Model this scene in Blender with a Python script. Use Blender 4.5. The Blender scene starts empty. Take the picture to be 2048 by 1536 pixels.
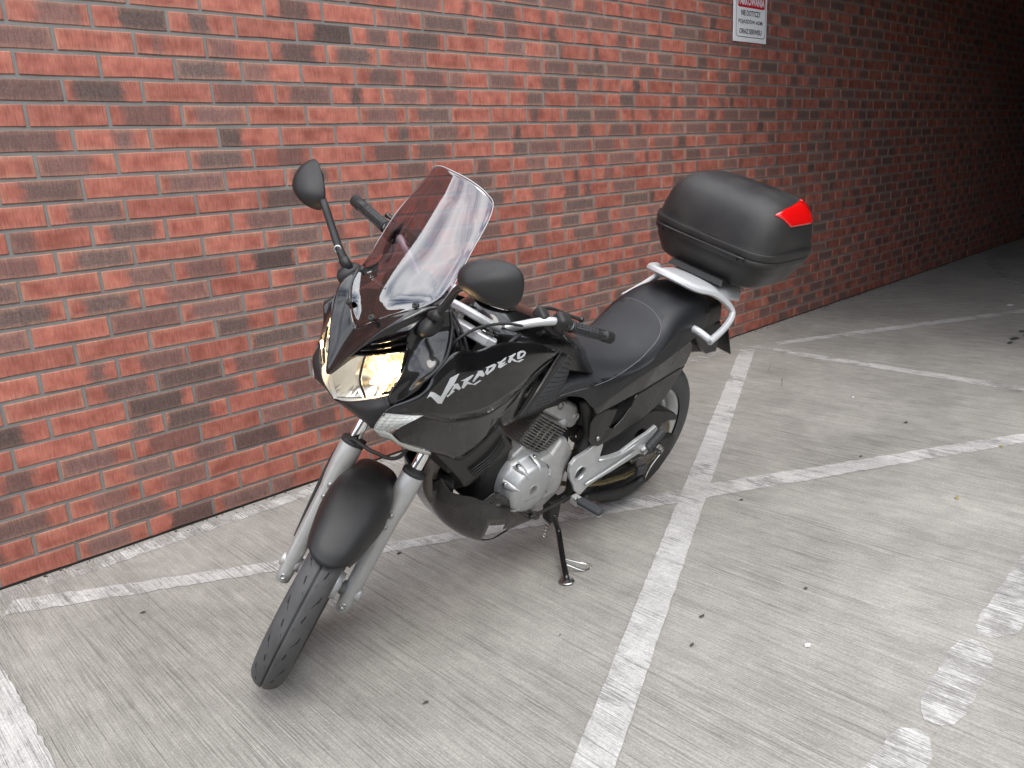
import bpy, bmesh, math, random
from mathutils import Vector, Matrix
from mathutils.bvhtree import BVHTree
R_ = math.radians
random.seed(7)
sc = bpy.context.scene
COL = sc.collection

# ------------------------------------------------------------------ camera
cam = bpy.data.cameras.new('camera'); cam.lens = 27.76051; cam.sensor_width = 36.0
cam.sensor_fit = 'HORIZONTAL'; cam.clip_start = 0.05; cam.clip_end = 500
cam_o = bpy.data.objects.new('camera', cam); COL.objects.link(cam_o)
cam_o.matrix_world = Matrix(((0.7214963, 0.2239763, -0.6551929, -0.7639261), (-0.6901578, 0.1562228, -0.7065951, -3.1482706), (-0.0559044, 0.9619922, 0.2672932, 1.3628319), (0.0000000, 0.0000000, 0.0000000, 1.0000000)))
sc.camera = cam_o

# ------------------------------------------------------------------ sky
world = bpy.data.worlds.new('World'); sc.world = world; world.use_nodes = True
nt = world.node_tree; nt.nodes.clear()
SUN_EL, SUN_ROT = R_(56), R_(210)
sky = nt.nodes.new('ShaderNodeTexSky'); sky.sky_type = 'NISHITA'; sky.sun_disc = False
sky.sun_elevation = SUN_EL; sky.sun_rotation = SUN_ROT; sky.air_density = 1.0; sky.dust_density = 1.5
tc = nt.nodes.new('ShaderNodeTexCoord')
mp = nt.nodes.new('ShaderNodeMapping'); mp.inputs['Scale'].default_value = (1, 1, 1.9)
nz = nt.nodes.new('ShaderNodeTexNoise'); nz.inputs['Scale'].default_value = 3.2
nz.inputs['Detail'].default_value = 7; nz.inputs['Roughness'].default_value = .58; nz.inputs['Distortion'].default_value = .35
rp = nt.nodes.new('ShaderNodeValToRGB'); rp.color_ramp.elements[0].position = .34; rp.color_ramp.elements[1].position = .60
mx = nt.nodes.new('ShaderNodeMix'); mx.data_type = 'RGBA'
cl = nt.nodes.new('ShaderNodeValToRGB')
cl.color_ramp.elements[0].position = .45; cl.color_ramp.elements[0].color = (17.5, 17.6, 17.9, 1)
cl.color_ramp.elements[1].position = .8; cl.color_ramp.elements[1].color = (11.5, 11.8, 12.4, 1)
bg = nt.nodes.new('ShaderNodeBackground'); bg.inputs['Strength'].default_value = .13
out = nt.nodes.new('ShaderNodeOutputWorld')
L = nt.links.new
L(tc.outputs['Generated'], mp.inputs['Vector']); L(mp.outputs['Vector'], nz.inputs['Vector'])
L(nz.outputs['Fac'], rp.inputs['Fac']); L(nz.outputs['Fac'], cl.inputs['Fac'])
L(rp.outputs['Color'], mx.inputs['Factor']); L(sky.outputs['Color'], mx.inputs['A']); L(cl.outputs['Color'], mx.inputs['B'])
L(mx.outputs['Result'], bg.inputs['Color']); L(bg.outputs['Background'], out.inputs['Surface'])

sun = bpy.data.lights.new('sun', 'SUN'); sun.energy = .8; sun.angle = R_(26); sun.color = (1, .96, .9)
sun_o = bpy.data.objects.new('sun', sun); COL.objects.link(sun_o)
sd = Vector((math.sin(SUN_ROT)*math.cos(SUN_EL), math.cos(SUN_ROT)*math.cos(SUN_EL), math.sin(SUN_EL)))
sun_o.rotation_euler = sd.to_track_quat('Z', 'Y').to_euler(); sun_o.location = (-4, -5, 8)

vs = sc.view_settings; vs.view_transform = 'Standard'; vs.look = 'None'; vs.exposure = 0.88; vs.gamma = 1; vs.use_curve_mapping = False
sc.cycles.max_bounces = 10; sc.cycles.transparent_max_bounces = 16; sc.cycles.use_denoising = True; sc.cycles.denoising_prefilter = 'ACCURATE'
sc.cycles.caustics_reflective = False; sc.cycles.caustics_refractive = False

# ------------------------------------------------------------------ helpers
def tag(o, label=None, cat=None, group=None, kind=None):
    if label: o['label'] = label
    if cat: o['category'] = cat
    if group: o['group'] = group
    if kind: o['kind'] = kind
    return o

def empty(name, mat4):
    o = bpy.data.objects.new(name, None); COL.objects.link(o); o.matrix_world = mat4
    o.empty_display_size = .1
    return o

ANCH = Vector((.72, 0, 0))          # local origin of the motorcycle: on the ground line between the wheels
STEER_P = Vector((1.5350, 0.0000, 0.0000)); STEER = Matrix(((0.8078665, -0.5815283, -0.0957942), (0.5815283, 0.7601053, 0.2899393), (-0.0957942, -0.2899393, 0.9522388)))
def fork(p):
    return STEER_P + STEER @ (Vector(p) - STEER_P)

def obj(name, verts, faces, mat, parent=None, frame='body', smooth=True, sub=0, solid=0, bevel=0, bseg=2, mirror=False, mats=None, midx=None, soff=-1, bang=35, wn=False):
    """one mesh object; frame: body (local minus anchor), fork (steered, then body), world (as is)"""
    vv = [Vector(v) for v in verts]
    ff = [tuple(f) for f in faces]
    if mirror:
        n = len(vv); vv += [Vector((v.x, -v.y, v.z)) for v in vv]; ff += [tuple(n+i for i in reversed(f)) for f in ff]
        if midx: midx = list(midx)*2
    if frame == 'fork': vv = [fork(v) for v in vv]
    if frame in ('fork', 'body'): vv = [v-ANCH for v in vv]
    me = bpy.data.meshes.new(name); me.from_pydata(vv, [], ff); me.update()
    if mats:
        for m in mats: me.materials.append(m)
    else: me.materials.append(mat)
    if midx: me.polygons.foreach_set('material_index', midx)
    if smooth: me.polygons.foreach_set('use_smooth', [True]*len(me.polygons))
    o = bpy.data.objects.new(name, me); COL.objects.link(o)
    if parent is not None: o.parent = parent
    if bevel:
        b = o.modifiers.new('bevel', 'BEVEL'); b.width = bevel; b.segments = bseg; b.limit_method = 'ANGLE'; b.angle_limit = R_(bang)
        b.use_clamp_overlap = True; b.harden_normals = False
    if sub:
        s = o.modifiers.new('sub', 'SUBSURF'); s.levels = sub; s.render_levels = sub
    if solid:
        s = o.modifiers.new('solid', 'SOLIDIFY'); s.thickness = solid; s.offset = soff
    if wn:
        o.modifiers.new('wn', 'WEIGHTED_NORMAL')
    return o

class MB:                            # collects several shapes into one mesh
    def __init__(s): s.v = []; s.f = []
    def add(s, vf):
        n = len(s.v); s.v += [tuple(v) for v in vf[0]]; s.f += [tuple(n+i for i in f) for f in vf[1]]; return s

def cr(pts, n, closed=False):
    """Catmull-Rom through points, n steps per span"""
    P = [Vector(p) for p in pts]; m = len(P); o = []
    spans = m if closed else m-1
    for i in range(spans):
        p1, p2 = P[i], P[(i+1) % m]
        p0 = P[i-1] if (i > 0 or closed) else p1*2-p2
        p3 = P[(i+2) % m] if (i+2 < m or closed) else p2*2-p1
        for k in range(n):
            t = k/n
            o.append(.5*((2*p1)+(p2-p0)*t+(2*p0-5*p1+4*p2-p3)*t*t+(3*p1-p0-3*p2+p3)*t**3))
    if not closed: o.append(P[-1].copy())
    return o

def grid(rows, closed=False, flip=False, cap=False):
    nv, nu = len(rows), len(rows[0]); V = [p for r in rows for p in r]; Fc = []
    for i in range(nv-1):
        for j in range(nu if closed else nu-1):
            a, b = i*nu+j, i*nu+(j+1) % nu; c, d = b+nu, a+nu
            Fc.append((a, d, c, b) if flip else (a, b, c, d))
    if cap:
        Fc.append(tuple(range(nu-1, -1, -1))); Fc.append(tuple((nv-1)*nu+j for j in range(nu)))
    return V, Fc

def patch(rows, nu=5, nv=5, flip=False):
    rr = [cr(r, nu) for r in rows]
    cols = [cr([r[j] for r in rr], nv) for j in range(len(rr[0]))]
    return grid([[c[i] for c in cols] for i in range(len(cols[0]))], flip=flip)

def sym(rows, flip=False):
    """rows run from the centre line (y=0) outwards: mirror them to full width"""
    return [[(p[0], -p[1], p[2]) for p in reversed(r[1:])]+list(r) for r in rows]

def tube(path, r, seg=12, n=6, cap=True, smooth=True, flat=1.0, up=None):
    P = cr(path, n) if n > 1 else [Vector(p) for p in path]
    m = len(P)
    rad = r if callable(r) else (lambda t: r)
    T = [(P[min(i+1, m-1)]-P[max(i-1, 0)]).normalized() for i in range(m)]
    N = Vector(up) if up else (Vector((0, 0, 1)) if abs(T[0].z) < .9 else Vector((1, 0, 0)))
    N = (N-T[0]*N.dot(T[0])).normalized(); rows = []
    for i in range(m):
        N = (N-T[i]*N.dot(T[i])).normalized(); Bn = T[i].cross(N); rr = rad(i/(m-1))
        rows.append([P[i]+(N*math.cos(a)*flat+Bn*math.sin(a))*rr for a in [2*math.pi*k/seg for k in range(seg)]])
    return grid(rows, closed=True, cap=cap)

def lathe(prof, c, axis, seg=32, ref=None, cap=False, a0=0, a1=2*math.pi):
    """prof: (distance along axis, radius)"""
    c = Vector(c); ax = Vector(axis).normalized()
    n = Vector(ref) if ref else (Vector((0, 0, 1)) if abs(ax.z) < .9 else Vector((1, 0, 0)))
    n = (n-ax*n.dot(ax)).normalized(); b = ax.cross(n); full = abs(a1-a0) > 6.28
    rows = []
    for d, r in prof:
        rows.append([c+ax*d+(n*math.cos(a)+b*math.sin(a))*r for a in [a0+(a1-a0)*k/(seg if full else seg-1) for k in range(seg)]])
    return grid(rows, closed=full, cap=cap)

def box(c, s, rot=None):
    c = Vector(c); V = []
    for x in (-1, 1):
        for y in (-1, 1):
            for z in (-1, 1):
                v = Vector((x*s[0]/2, y*s[1]/2, z*s[2]/2)); V.append(c+(rot @ v if rot else v))
    return V, [(0, 1, 3, 2), (4, 6, 7, 5), (0, 4, 5, 1), (2, 3, 7, 6), (0, 2, 6, 4), (1, 5, 7, 3)]

def hexa(c8):
    return [Vector(p) for p in c8], [(0, 3, 2, 1), (4, 5, 6, 7), (0, 1, 5, 4), (1, 2, 6, 5), (2, 3, 7, 6), (3, 0, 4, 7)]

def plate(outline, holes, th, yf=None):
    """flat plate in the x-z plane with holes; outline points carry y; thickness towards -y"""
    bm = bmesh.new(); eds = []
    for loop in [outline]+holes:
        vs_ = [bm.verts.new((p[0], 0, p[2])) for p in loop]
        for i in range(len(vs_)): eds.append(bm.edges.new((vs_[i], vs_[(i+1) % len(vs_)])))
    ys = {}
    for loop in [outline]+holes:
        for p in loop: ys[(round(p[0], 5), round(p[2], 5))] = p[1]
    bmesh.ops.triangle_fill(bm, use_beauty=True, use_dissolve=False, edges=eds, normal=(0, 1, 0))
    bm.normal_update()
    for f in bm.faces:
        if f.normal.y < 0: f.normal_flip()
    for v in bm.verts: v.co.y = ys[(round(v.co.x, 5), round(v.co.z, 5))]
    bm.verts.index_update()
    V = [v.co.copy() for v in bm.verts]; Fs = [tuple(v.index for v in f.verts) for f in bm.faces]
    bd = [(e.verts[0].index, e.verts[1].index, e.link_faces[0]) for e in bm.edges if len(e.link_faces) == 1]
    n = len(V); V2 = [v-Vector((0, th, 0)) for v in V]
    F2 = [tuple(n+i for i in reversed(f)) for f in Fs]; side = []
    for a, b, f in bd:
        ix = [v.index for v in f.verts]; k = ix.index(a)
        if ix[(k+1) % len(ix)] != b: a, b = b, a
        side.append((b, a, n+a, n+b))
    bm.free()
    return V+V2, Fs+F2+side

def arc(c, r, n, y=0, a0=0, a1=2*math.pi, sx=1, sz=1):
    return [(c[0]+r*sx*math.cos(a0+(a1-a0)*k/n), y, c[1]+r*sz*math.sin(a0+(a1-a0)*k/n)) for k in range(n)]

# ------------------------------------------------------------------ materials
def mat(name, col, rough=.5, metal=0, coat=0, bump=0, bscale=200, spec=.5, var=0, vscale=12, rvar=0, dirt=0, coat_rough=.03, dirtcol=(.16, .14, .12), coat_ior=1.5):
    m = bpy.data.materials.new(name); m.use_nodes = True; t = m.node_tree; b = t.nodes['Principled BSDF']
    b.inputs['Base Color'].default_value = (*col, 1); b.inputs['Roughness'].default_value = rough
    b.inputs['Metallic'].default_value = metal; b.inputs['Coat Weight'].default_value = coat
    b.inputs['Coat IOR'].default_value = coat_ior; b.inputs['Coat Roughness'].default_value = coat_rough; b.inputs['Specular IOR Level'].default_value = spec
    co = t.nodes.new('ShaderNodeTexCoord'); l = t.links.new
    if bump:
        n = t.nodes.new('ShaderNodeTexNoise'); n.inputs['Scale'].default_value = bscale; n.inputs['Detail'].default_value = 3
        l(co.outputs['Object'], n.inputs['Vector'])
        bp = t.nodes.new('ShaderNodeBump'); bp.inputs['Strength'].default_value = bump; bp.inputs['Distance'].default_value = .002
        l(n.outputs['Fac'], bp.inputs['Height']); l(bp.outputs['Normal'], b.inputs['Normal'])
    if var or dirt or rvar:
        n = t.nodes.new('ShaderNodeTexNoise'); n.inputs['Scale'].default_value = vscale; n.inputs['Detail'].default_value = 6
        n.inputs['Roughness'].default_value = .65
        l(co.outputs['Object'], n.inputs['Vector'])
        rm = t.nodes.new('ShaderNodeMapRange'); rm.inputs['From Min'].default_value = .35; rm.inputs['From Max'].default_value = .7
        l(n.outputs['Fac'], rm.inputs['Value'])
        if rvar:
            r2 = t.nodes.new('ShaderNodeMapRange'); r2.inputs['To Min'].default_value = max(0, rough-rvar); r2.inputs['To Max'].default_value = rough+rvar
            l(rm.outputs['Result'], r2.inputs['Value']); l(r2.outputs['Result'], b.inputs['Roughness'])
        if var or dirt:
            mxx = t.nodes.new('ShaderNodeMix'); mxx.data_type = 'RGBA'
            mxx.inputs['A'].default_value = (*[c*(1-var) for c in col], 1)
            mxx.inputs['B'].default_value = (*([c*(1+var) for c in col] if not dirt else [c*(1-dirt)+d*dirt for c, d in zip(col, dirtcol)]), 1)
            l(rm.outputs['Result'], mxx.inputs['Factor']); l(mxx.outputs['Result'], b.inputs['Base Color'])
    return m

M = {}
M['gloss'] = mat('black_gloss_paint', (.004, .004, .0045), .3, 0, 1.0, spec=.15, coat_ior=1.47, rvar=.07, vscale=7, dirt=.02)
M['gloss2'] = mat('black_panel_plastic', (.007, .007, .0075), .34, 0, .15, spec=.35, rvar=.1, vscale=9, dirt=.05)
M['matte'] = mat('black_grained_plastic', (.010, .0103, .0112), .44, spec=.36, bump=.25, bscale=900, rvar=.07, vscale=9, dirt=.05)
M['case'] = mat('case_plastic', (.013, .0133, .0142), .38, spec=.42, bump=.5, bscale=1100, rvar=.1, vscale=7, dirt=.12)
M['seat'] = mat('seat_vinyl', (.009, .0094, .0112), .42, spec=.36, bump=.2, bscale=1400, rvar=.06)
M['seat2'] = mat('seat_insert_vinyl', (.022, .0228, .025), .5, spec=.4, bump=.6, bscale=1500, rvar=.05)
M['rubber'] = mat('rubber', (.02, .02, .021), .62, bump=.3, bscale=700, rvar=.08, var=.25)
M['tyre'] = mat('tyre_rubber', (.056, .056, .057), .66, bump=.15, bscale=500, rvar=.08, var=.22, vscale=22)
M['dark'] = mat('dark_frame', (.008, .008, .008), .55, dirt=.1, vscale=30)
M['void'] = mat('tread_groove_rubber', (.006, .006, .006), .85)
M['silver'] = mat('silver_paint', (.50, .51, .51), .42, .55, bump=.12, bscale=500, rvar=.06, dirt=.16, vscale=26, dirtcol=(.2, .19, .17))
M['fork'] = mat('fork_silver_paint', (.40, .405, .40), .42, .5, bump=.1, bscale=500, rvar=.06, dirt=.2, vscale=45, dirtcol=(.22, .2, .17))
M['rack'] = mat('rack_silver', (.52, .53, .54), .4, .3, bump=.1, bscale=500, rvar=.05, dirt=.06)
M['cast'] = mat('cast_aluminium', (.46, .46, .45), .5, .5, bump=.5, bscale=260, rvar=.1, dirt=.35, vscale=20, dirtcol=(.2, .18, .15))
M['cover'] = mat('cover_silver', (.44, .45, .45), .40, .55, bump=.08, bscale=600, rvar=.08, dirt=.15, vscale=40)
M['fin'] = mat('cylinder_fin', (.36, .35, .32), .45, .5, rvar=.1, dirt=.45, vscale=30, dirtcol=(.08, .07, .055))
M['chrome'] = mat('chrome', (.78, .78, .78), .09, 1, rvar=.05)
M['steel'] = mat('steel', (.45, .45, .44), .3, 1, rvar=.1)
M['bolt'] = mat('bolt_steel', (.3, .3, .29), .4, .9)
M['exhaust'] = mat('exhaust_header', (.16, .14, .125), .55, .6, dirt=.5, vscale=20)
M['chain'] = mat('chain_steel', (.3, .24, .12), .5, .7, dirt=.5, vscale=60, dirtcol=(.03, .025, .02))
M['tread'] = mat('rubber_pad', (.035, .037, .04), .6, bump=.5, bscale=300)

def red_mat():
    m = mat('red_reflector', (.62, .004, .004), .12, 0, 1)
    b = m.node_tree.nodes['Principled BSDF']
    t = m.node_tree; w = t.nodes.new('ShaderNodeTexVoronoi'); w.inputs['Scale'].default_value = 260
    co = t.nodes.new('ShaderNodeTexCoord'); bp = t.nodes.new('ShaderNodeBump'); bp.inputs['Strength'].default_value = .25; bp.inputs['Distance'].default_value = .001
    t.links.new(co.outputs['Object'], w.inputs['Vector']); t.links.new(w.outputs['Distance'], bp.inputs['Height']); t.links.new(bp.outputs['Normal'], b.inputs['Normal'])
    return m
M['red'] = red_mat()

def glass(name, tint, ior=1.5, rough=.01, extra=0.0):
    m = bpy.data.materials.new(name); m.use_nodes = True; t = m.node_tree; t.nodes.clear(); l = t.links.new
    o = t.nodes.new('ShaderNodeOutputMaterial'); mxs = t.nodes.new('ShaderNodeMixShader')
    tr = t.nodes.new('ShaderNodeBsdfTransparent'); tr.inputs['Color'].default_value = (*tint, 1)
    g = t.nodes.new('ShaderNodeBsdfGlossy'); g.inputs['Roughness'].default_value = rough
    lw = t.nodes.new('ShaderNodeFresnel'); lw.inputs['IOR'].default_value = ior
    ad = t.nodes.new('ShaderNodeMath'); ad.operation = 'ADD'; ad.inputs[1].default_value = extra; ad.use_clamp = True
    ge = t.nodes.new('ShaderNodeNewGeometry'); fr_ = t.nodes.new('ShaderNodeMath'); fr_.operation = 'SUBTRACT'; fr_.inputs[0].default_value = 1; l(ge.outputs['Backfacing'], fr_.inputs[1])
    md = t.nodes.new('ShaderNodeMath'); md.operation = 'MULTIPLY'; md.use_clamp = True; l(ad.outputs[0], md.inputs[0]); l(fr_.outputs[0], md.inputs[1])     # reflection only where light enters; the far face would read as total reflection
    l(lw.outputs['Fac'], ad.inputs[0]); l(md.outputs[0], mxs.inputs['Fac']); l(tr.outputs[0], mxs.inputs[1]); l(g.outputs[0], mxs.inputs[2]); l(mxs.outputs[0], o.inputs['Surface'])
    return m
M['screen'] = glass('tinted_screen', (.61, .51, .56), 1.8, .008, .12)
M['lens'] = glass('clear_lens', (.98, .97, .95), 1.25, .02)
def emit(name, col, s):
    m = bpy.data.materials.new(name); m.use_nodes = True; t = m.node_tree; t.nodes.clear()
    o = t.nodes.new('ShaderNodeOutputMaterial'); e = t.nodes.new('ShaderNodeEmission'); e.inputs['Color'].default_value = (*col, 1); e.inputs['Strength'].default_value = s
    t.links.new(e.outputs[0], o.inputs['Surface']); return m
M['bulb'] = emit('lit_bulb', (1, .72, .36), 150)
M['reflector'] = mat('lamp_reflector', (.93, .88, .78), .2, 1)
M['lensgrid'] = mat('indicator_lens', (.5, .51, .47), .12, 0, 1)
M['gap'] = mat('panel_gap', (.004, .004, .004), .7)
M['decal'] = mat('silver_decal', (.52, .53, .54), .35, .25)
M['white'] = mat('sign_white', (.84, .85, .87), .35, dirt=.06, vscale=5)
M['signred'] = mat('sign_red', (.52, .02, .035), .35)
M['ink'] = mat('sign_black', (.015, .015, .016), .4)

# --- brick, mortar, ground, paint
def brick_mat():
    m = bpy.data.materials.new('clinker_brick'); m.use_nodes = True; t = m.node_tree; b = t.nodes['Principled BSDF']; l = t.links.new
    N = t.nodes.new
    uv = N('ShaderNodeUVMap'); uv.uv_map = 'face'
    oi = N('ShaderNodeObjectInfo')
    at = N('ShaderNodeAttribute'); at.attribute_name = 'seed'; at.attribute_type = 'GEOMETRY'
    ta = N('ShaderNodeAttribute'); ta.attribute_name = 'tone'; ta.attribute_type = 'OBJECT'     # fire marks read off the wall
    add = N('ShaderNodeMath'); add.operation = 'ADD'; l(oi.outputs['Random'], add.inputs[0]); l(at.outputs['Fac'], add.inputs[1])
    fr = N('ShaderNodeMath'); fr.operation = 'FRACT'; l(add.outputs[0], fr.inputs[0])
    wn_ = N('ShaderNodeTexWhiteNoise'); wn_.noise_dimensions = '1D'; l(fr.outputs[0], wn_.inputs['W'])
    sepc = N('ShaderNodeSeparateColor'); l(wn_.outputs['Color'], sepc.inputs['Color'])
    off = N('ShaderNodeVectorMath'); off.operation = 'SCALE'; l(wn_.outputs['Color'], off.inputs[0]); off.inputs['Scale'].default_value = 57
    vadd = N('ShaderNodeVectorMath'); vadd.operation = 'ADD'; l(uv.outputs['UV'], vadd.inputs[0]); l(off.outputs['Vector'], vadd.inputs[1])
    # ragged edge of the burnt patch
    n1 = N('ShaderNodeTexNoise'); n1.inputs['Scale'].default_value = 7; n1.inputs['Detail'].default_value = 6; n1.inputs['Roughness'].default_value = .7
    l(vadd.outputs[0], n1.inputs['Vector'])
    sx = N('ShaderNodeSeparateXYZ'); l(uv.outputs['UV'], sx.inputs[0])
    jit = N('ShaderNodeMath'); jit.operation = 'MULTIPLY_ADD'; l(n1.outputs['Fac'], jit.inputs[0]); jit.inputs[1].default_value = .36; l(sx.outputs['X'], jit.inputs[2])
    u = N('ShaderNodeMath'); u.operation = 'SUBTRACT'; l(jit.outputs[0], u.inputs[0]); u.inputs[1].default_value = .18
    # patch span [lo,hi] in u (uv x runs 0..1 along the brick)
    def rnd(inp, a, c):
        q = N('ShaderNodeMapRange'); q.inputs['To Min'].default_value = a; q.inputs['To Max'].default_value = c; l(inp, q.inputs['Value']); return q.outputs['Result']
    lo = rnd(sepc.outputs['Red'], -.3, .55); wd = rnd(sepc.outputs['Green'], -.05, 1.35)
    sto = N('ShaderNodeSeparateXYZ'); l(ta.outputs['Vector'], sto.inputs[0])
    has = N('ShaderNodeMath'); has.operation = 'GREATER_THAN'; l(sto.outputs['Z'], has.inputs[0]); has.inputs[1].default_value = .001
    hi_ = N('ShaderNodeMath'); hi_.operation = 'ADD'; l(lo, hi_.inputs[0]); l(wd, hi_.inputs[1])
    def pick(a, c):
        q = N('ShaderNodeMix'); q.data_type = 'FLOAT'; l(has.outputs[0], q.inputs['Factor']); l(a, q.inputs['A']); l(c, q.inputs['B']); return q.outputs['Result']
    LO = pick(lo, sto.outputs['X']); HI = pick(hi_.outputs[0], sto.outputs['Y'])
    def edge(a, c):
        q = N('ShaderNodeMath'); q.operation = 'SUBTRACT'; l(a, q.inputs[0]); l(c, q.inputs[1])
        w = N('ShaderNodeMapRange'); w.inputs['From Min'].default_value = -.08; w.inputs['From Max'].default_value = .10; l(q.outputs[0], w.inputs['Value']); w.interpolation_type = 'SMOOTHSTEP'; return w.outputs['Result']
    e1 = edge(u.outputs[0], LO); e2 = edge(HI, u.outputs[0])
    mk = N('ShaderNodeMath'); mk.operation = 'MULTIPLY'; l(e1, mk.inputs[0]); l(e2, mk.inputs[1])
    dk = rnd(sepc.outputs['Blue'], .55, 1.0)
    mk2 = N('ShaderNodeMath'); mk2.operation = 'MULTIPLY'; l(mk.outputs[0], mk2.inputs[0]); l(dk, mk2.inputs[1])
    # red clay with tint drift
    n2 = N('ShaderNodeTexNoise'); n2.inputs['Scale'].default_value = 4; n2.inputs['Detail'].default_value = 4; l(vadd.outputs[0], n2.inputs['Vector'])
    red = N('ShaderNodeValToRGB'); l(n2.outputs['Fac'], red.inputs['Fac'])
    red.color_ramp.elements[0].position = .3; red.color_ramp.elements[0].color = (.25, .056, .034, 1)
    red.color_ramp.elements[1].position = .72; red.color_ramp.elements[1].color = (.42, .125, .078, 1)
    rd2 = N('ShaderNodeHueSaturation'); l(red.outputs['Color'], rd2.inputs['Color'])
    l(rnd(sepc.outputs['Red'], .82, 1.12), rd2.inputs['Value']); rd2.inputs['Saturation'].default_value = .92
    n3 = N('ShaderNodeTexNoise'); n3.inputs['Scale'].default_value = 30; n3.inputs['Detail'].default_value = 6; n3.inputs['Roughness'].default_value = .75; l(vadd.outputs[0], n3.inputs['Vector'])
    gry = N('ShaderNodeValToRGB'); l(n3.outputs['Fac'], gry.inputs['Fac'])
    gry.color_ramp.elements[0].position = .35; gry.color_ramp.elements[0].color = (.082, .058, .052, 1)
    gry.color_ramp.elements[1].position = .7; gry.color_ramp.elements[1].color = (.175, .128, .115, 1)
    gr2 = N('ShaderNodeHueSaturation'); l(gry.outputs['Color'], gr2.inputs['Color']); l(rnd(sepc.outputs['Green'], .62, 1.12), gr2.inputs['Value']); l(rnd(sepc.outputs['Blue'], .55, 1.15), gr2.inputs['Saturation'])
    mc = N('ShaderNodeMix'); mc.data_type = 'RGBA'; l(mk2.outputs[0], mc.inputs['Factor']); l(rd2.outputs['Color'], mc.inputs['A']); l(gr2.outputs['Color'], mc.inputs['B'])
    # paler rim of the brick face
    sy = sx.outputs['Y']
    # comb scratches: fine upright streaks
    mpn = N('ShaderNodeMapping'); mpn.inputs['Scale'].default_value = (60, 5, 1); l(vadd.outputs[0], mpn.inputs['Vector'])
    n4 = N('ShaderNodeTexNoise'); n4.inputs['Scale'].default_value = 1; n4.inputs['Detail'].default_value = 4; n4.inputs['Roughness'].default_value = .6; l(mpn.outputs[0], n4.inputs['Vector'])
    st = N('ShaderNodeMapRange'); st.inputs['From Min'].default_value = .3; st.inputs['From Max'].default_value = .72; st.inputs['To Min'].default_value = .72; st.inputs['To Max'].default_value = 1.2; l(n4.outputs['Fac'], st.inputs['Value'])
    def m2(op, a, c):
        q = N('ShaderNodeMath'); q.operation = op
        for i, x in enumerate((a, c)):
            if isinstance(x, (int, float)): q.inputs[i].default_value = x
            else: l(x, q.inputs[i])
        return q.outputs[0]
    du = m2('SUBTRACT', .5, m2('ABSOLUTE', m2('SUBTRACT', sx.outputs['X'], .5), 0)); dv = m2('SUBTRACT', .15, m2('ABSOLUTE', m2('SUBTRACT', sx.outputs['Y'], .15), 0))
    ed = m2('ADD', m2('MINIMUM', du, m2('MULTIPLY', dv, 1.0)), m2('MULTIPLY', m2('SUBTRACT', n1.outputs['Fac'], .5), .12))
    pal = N('ShaderNodeMapRange'); pal.inputs['From Min'].default_value = -.01; pal.inputs['From Max'].default_value = .075; l(ed, pal.inputs['Value'])
    amt = m2('MULTIPLY', m2('SUBTRACT', 1, pal.outputs['Result']), rnd(sepc.outputs['Green'], .08, .62))
    pm = N('ShaderNodeMix'); pm.data_type = 'RGBA'; l(amt, pm.inputs['Factor']); l(mc.outputs['Result'], pm.inputs['A']); pm.inputs['B'].default_value = (.44, .24, .165, 1)
    ml = N('ShaderNodeVectorMath'); ml.operation = 'SCALE'; l(pm.outputs['Result'], ml.inputs[0]); l(st.outputs['Result'], ml.inputs['Scale'])
    l(ml.outputs['Vector'], b.inputs['Base Color'])
    hs = N('ShaderNodeMath'); hs.operation = 'MULTIPLY_ADD'; l(n3.outputs['Fac'], hs.inputs[0]); l(mk.outputs[0], hs.inputs[1]); l(n4.outputs['Fac'], hs.inputs[2])
    bp = N('ShaderNodeBump'); bp.inputs['Strength'].default_value = .55; bp.inputs['Distance'].default_value = .0022; l(hs.outputs[0], bp.inputs['Height']); l(bp.outputs['Normal'], b.inputs['Normal'])
    b.inputs['Roughness'].default_value = .72; b.inputs['Specular IOR Level'].default_value = .35
    return m
M['brick'] = brick_mat()
M['mortar'] = mat('mortar', (.185, .182, .172), .9, bump=.8, bscale=420, var=.14, vscale=9)

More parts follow.
